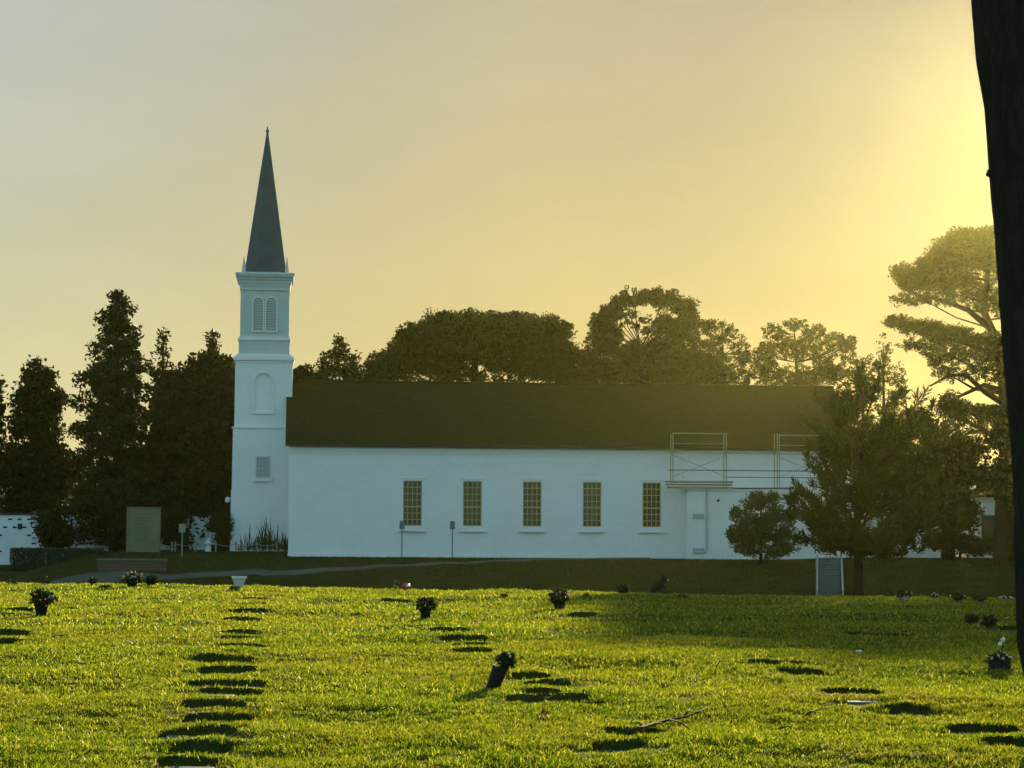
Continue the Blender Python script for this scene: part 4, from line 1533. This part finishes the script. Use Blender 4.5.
bouquet('leaning_vase', 'dark vase of flowers tilted to the right beside sunken markers', 492, 690, (3, 32, 10.5, 9), (15, 13.5, 24), 'pot_dark', ['white'], R(20), bloom_n=4)
bouquet('flower_spray', 'small dark flower clump lying on the crest left of the round bouquet', 504, 597.3, (0, 1.8, 4, 1.8), None, None, ['purple'], 0, bloom_n=4, dens=.5)
bouquet('flower_spray', 'small dark red flower clump right of the round bouquet', 586, 598, (0, 2.2, 4, 2.2), None, None, ['red', 'red'], 0, bloom_n=6, dens=.4)
bouquet('potted_bouquet', 'squat dark bouquet on the crest right of centre', 623.5, 594, (0, 6.5, 7, 4.5), (10, 7, 6.5), 'pot_dark', ['white'], 0, bloom_n=3)
bouquet('flower_spray', 'low green sprig lying below the tilted figure', 682.5, 598.7, (0, 1.8, 6, 2), None, None, [], 0, dens=.5)
bouquet('flower_basket', 'basket of flowers with white tips standing alone at lower right', 999.5, 669, (0, 9, 13, 8), (21, 23, 11), 'pot_dark', ['white', 'brown', 'white'], 0, bloom_n=7)
bouquet('potted_bouquet', 'left of two dark red bouquets in the tree shade at right', 972, 625.5, (0, 6, 7, 5.5), (7, 6, 4), 'pot_red', ['red', 'purple'], 0, bloom_n=8)
bouquet('potted_bouquet', 'right of two dark red bouquets in the tree shade at right', 989, 628.5, (0, 7, 7.5, 6), (8, 7, 4), 'pot_red', ['red', 'purple'], 0, bloom_n=8)
bouquet('potted_bouquet', 'bouquet with a pale wrapped front on the crest below the pine', 904.5, 600.5, (0, 6, 7.5, 5), (9, 7, 5), 'pot_white', ['cream'], 0, bloom_n=5)
bouquet('flower_spray', 'dry brown flower spray left of the wrapped bouquet at right', 889, 597.5, (0, 3.5, 6, 3), None, None, ['brown'], 0, bloom_n=5, dens=.5)
bouquet('flower_spray', 'small clump with white petals on the crest at right', 935, 599, (0, 3, 4, 3), None, None, ['white', 'white'], 0, bloom_n=5, dens=.4)
bouquet('potted_bouquet', 'dark low bouquet on the crest, left of a darker twin', 958, 601, (0, 4, 7, 3.5), (9, 8, 3), 'pot_dark', ['white'], 0, bloom_n=2, dens=.6)
bouquet('potted_bouquet', 'dark low bouquet on the crest nearest the white petal heap', 979.5, 602, (0, 3.4, 7, 3.2), (9, 8, 3), 'pot_dark', ['purple'], 0, bloom_n=2, dens=.6)
bouquet('flower_spray', 'heap of white petals on the crest beside the close trunk', 1006, 600, (0, 2, 6, 2), None, None, ['white', 'white', 'white'], 0, bloom_n=6, dens=.3)
bouquet('small_shrub', 'tiny dark shrub on the crest nearest the left frame edge', 12, 585.2, (0, 2.6, 5, 3), None, None, [], 0, dens=.6, cat='plant')
bouquet('small_shrub', 'tiny upright dark shrub on the crest above the big potted bouquet', 46, 585.4, (0, 4.5, 5, 4.5), None, None, [], 0, dens=.6, cat='plant')
bouquet('small_shrub', 'tiny dark green shrub on the crest before the pale paving', 93, 586, (0, 4.8, 5, 4.6), None, None, [], 0, dens=.6, cat='plant')
bouquet('small_shrub', 'tiny low shrub on the crest right of the white urn', 312, 588, (0, 1.6, 6, 1.6), None, None, [], 0, dens=.6, cat='plant')
bouquet('small_shrub', 'grey-green tuft on the crest right of the red balloon', 441, 590.3, (0, 1.8, 4.5, 2.2), None, None, [], 0, dens=.6, cat='plant')

# white urn on a short stem with dark flowers at its foot
p = G(239, 590.5)
s = p.y / FPX
t = thing('urn', 'white flaring urn on a short stem with dark flowers at its foot', 'urn', p)
m_ = MB()
m_.lathe([(.05, -.02), (.05, .01), (.022, .03), (.022, .05), (4.2 * s, .075), (6.6 * s, 11.6 * s), (7.6 * s, 12 * s), (7.6 * s, 14 * s), (6.9 * s, 14 * s), (6 * s, 12 * s)], p, 16)
m_.build('bowl', M['pot_white'], t)
bouquet('flower_spray', 'dark red flowers heaped at the foot of the white urn', 234, 591.5, (0, 2.6, 5, 3), None, None, ['red', 'purple'], 0, bloom_n=5, dens=.6)

# red and white balloon on the crest
p = G(406, 590)
s = p.y / FPX
t = thing('balloon', 'red and white foil balloon resting on the lawn crest', 'balloon', p)
m_ = MB()
m_.ball((p.x, p.y, p.z + 3.4 * s), 4.2 * s, (1, .6, .9), 12, 8)
m_.tube([(p.x, p.y, p.z), (p.x, p.y, p.z + .4 * s)], .01, 6)
m_.build('balloon_skin', M['foil'], t, smooth=True)
m_ = MB()
m_.ball((p.x + 1.6 * s, p.y - 1.2 * s, p.z + 4.0 * s), 2.3 * s, (1, .7, .8), 10, 6)
m_.build('white_panel', M['pot_white'], t, smooth=True)
bouquet('flower_spray', 'thin brown flower stalks left of the red balloon', 396, 590, (0, 5.5, 5, 4), None, None, ['brown', 'red'], 0, bloom_n=4, dens=.25)

# plush animal sitting and leaning on the crest
p = G(659, 594.6)
s = p.y / FPX
t = thing('plush_toy', 'dark plush animal with a pink nose sitting on the lawn crest', 'toy', p)
m_ = MB()
m_.tube([p + Vector((-5 * s, 0, 1.5 * s)), p + Vector((-4 * s, 0, 5 * s)), p + Vector((-1.2 * s, 0, 9 * s)), p + Vector((2.5 * s, 0, 12.6 * s)), p + Vector((4.0 * s, 0, 14.8 * s))], [4.2 * s, 5.2 * s, 4.8 * s, 3.6 * s, 2.4 * s], 10)
m_.ball(p + Vector((5.2 * s, -.5 * s, 15.6 * s)), 3.4 * s, (1.1, .9, .9), 10, 7)
m_.tube([p + Vector((-2 * s, -3 * s, 2 * s)), p + Vector((5 * s, -3.4 * s, 1.6 * s)), p + Vector((10 * s, -3.4 * s, 2.2 * s))], [2.6 * s, 2.0 * s, 1.8 * s], 8)
m_.tube([p + Vector((-2 * s, 3 * s, 2 * s)), p + Vector((5 * s, 3.4 * s, 1.6 * s)), p + Vector((10 * s, 3.4 * s, 2.2 * s))], [2.6 * s, 2.0 * s, 1.8 * s], 8)
m_.tube([p + Vector((2 * s, -2.5 * s, 11 * s)), p + Vector((5 * s, -3 * s, 8 * s)), p + Vector((6.5 * s, -3 * s, 5.5 * s))], [1.7 * s, 1.5 * s, 1.2 * s], 8)
M['plush'] = mat('plush_fur', (.025, .020, .015), .95, (.05, .04, .03), 40, .8, 80, spec=.05)
body = m_.build('body', M['plush'], t, smooth=True)
m_ = MB()
for q in (-1.6, 1.6):
    m_.ball(p + Vector((3.8 * s, q * s, 19 * s)), 1.5 * s, (.7, .6, 1.1), 8, 6)
m_.build('ear', M['plush'], t, smooth=True)
m_ = MB()
m_.ball(p + Vector((8.2 * s, -1.0 * s, 14.8 * s)), 1.7 * s, (1.1, .9, .8), 8, 6)
m_.build('muzzle', M['bloom_pink'], t, smooth=True)

# single white flower standing behind the basket
p = G(1003, 662)
s = p.y / FPX
t = thing('cut_flower', 'single white flower on a thin stem behind the flower basket', 'flower', p)
m_ = MB()
m_.tube([p, p + Vector((-.01, 0, 10 * s)), p + Vector((0, 0, 22 * s))], .006, 5)
m_.build('stem', M['leaf_pot'], t)
pp = np.array(p) + np.array([0, 0, 22 * s])
fast_mesh('petals', leaves(np.concatenate([pp + unit(16) * .018, pp + np.array([-.03, 0, -.05]) + unit(12) * .014]), .02, .7), 4, M['bloom_white'], t)

# litter: white scrap, dead leaf, fallen twigs
p = G(859, 656)
m_ = MB()
m_.ball(p + Vector((0, 0, .055)), .036, (1.2, .8, .45), 8, 6)
tag(m_.build('paper_scrap', M['pot_white'], None, p), 'crumpled white paper scrap lying on the right lawn', 'litter')
p = G(545, 719)
lv = np.array(p) + np.array([0, 0, .055]) + rng.normal(0, .013, (7, 3)) * np.array([1.8, 1, .4])
tag(fast_mesh('dead_leaf', leaves(lv, .035, .5), 4, M['dead_leaf'], None, p), 'curled red-brown dead leaf in the grass at bottom centre', 'leaf')


def twig(label, px, pys, r, forks):
    pts = []
    for a, b in zip(px, pys):
        q = G(a, b)
        pts.append(q + Vector((0, 0, .055)))
    m_ = MB()
    m_.tube(pts, [r * (1 - .7 * i / (len(pts) - 1)) for i in range(len(pts))], 6)
    for (k, a, b) in forks:
        q = G(a, b) + Vector((0, 0, .06))
        mid = pts[k].lerp(q, .5) + Vector((.01, 0, .015))
        m_.tube([pts[k], mid, q], [r * .6, r * .5, r * .25], 5)
    tag(m_.build('fallen_twig', M['twig'], None, pts[0], smooth=True), label, 'twig', 'twigs fallen on the lawn')


twig('long forked dry twig lying in the lawn right of bottom centre', [628, 642, 655, 670, 684, 695, 709], [738, 735, 730.5, 726.5, 724, 720, 713], .016, [(2, 664, 735), (3, 690, 738), (1, 636, 729), (5, 702, 721), (4, 690, 716)])
twig('short bent dry twig lying in the lawn at right', [806, 812, 822, 834], [722, 718, 715.5, 713], .010, [(1, 815, 722)])
twig('small dark twig lying just right of the long forked twig', [779, 786, 794], [736, 733.5, 732], .009, [(1, 790, 737)])

# ------------------------------------------------------------------ air
m = bpy.data.materials.new('haze')
m.use_nodes = True
nn, ll = m.node_tree.nodes, m.node_tree.links
nn.clear()
pv = nn.new('ShaderNodeVolumePrincipled')
pv.inputs['Color'].default_value = (1.0, .97, .34, 1)
pv.inputs['Density'].default_value = HAZE_DENSITY
pv.inputs['Anisotropy'].default_value = HAZE_G
oo = nn.new('ShaderNodeOutputMaterial')
ll.new(pv.outputs[0], oo.inputs['Volume'])
hb = MB()
hb.box(-640, 640, -100, 940, -4.2, 27)
tag(hb.build('haze', m), kind='stuff')
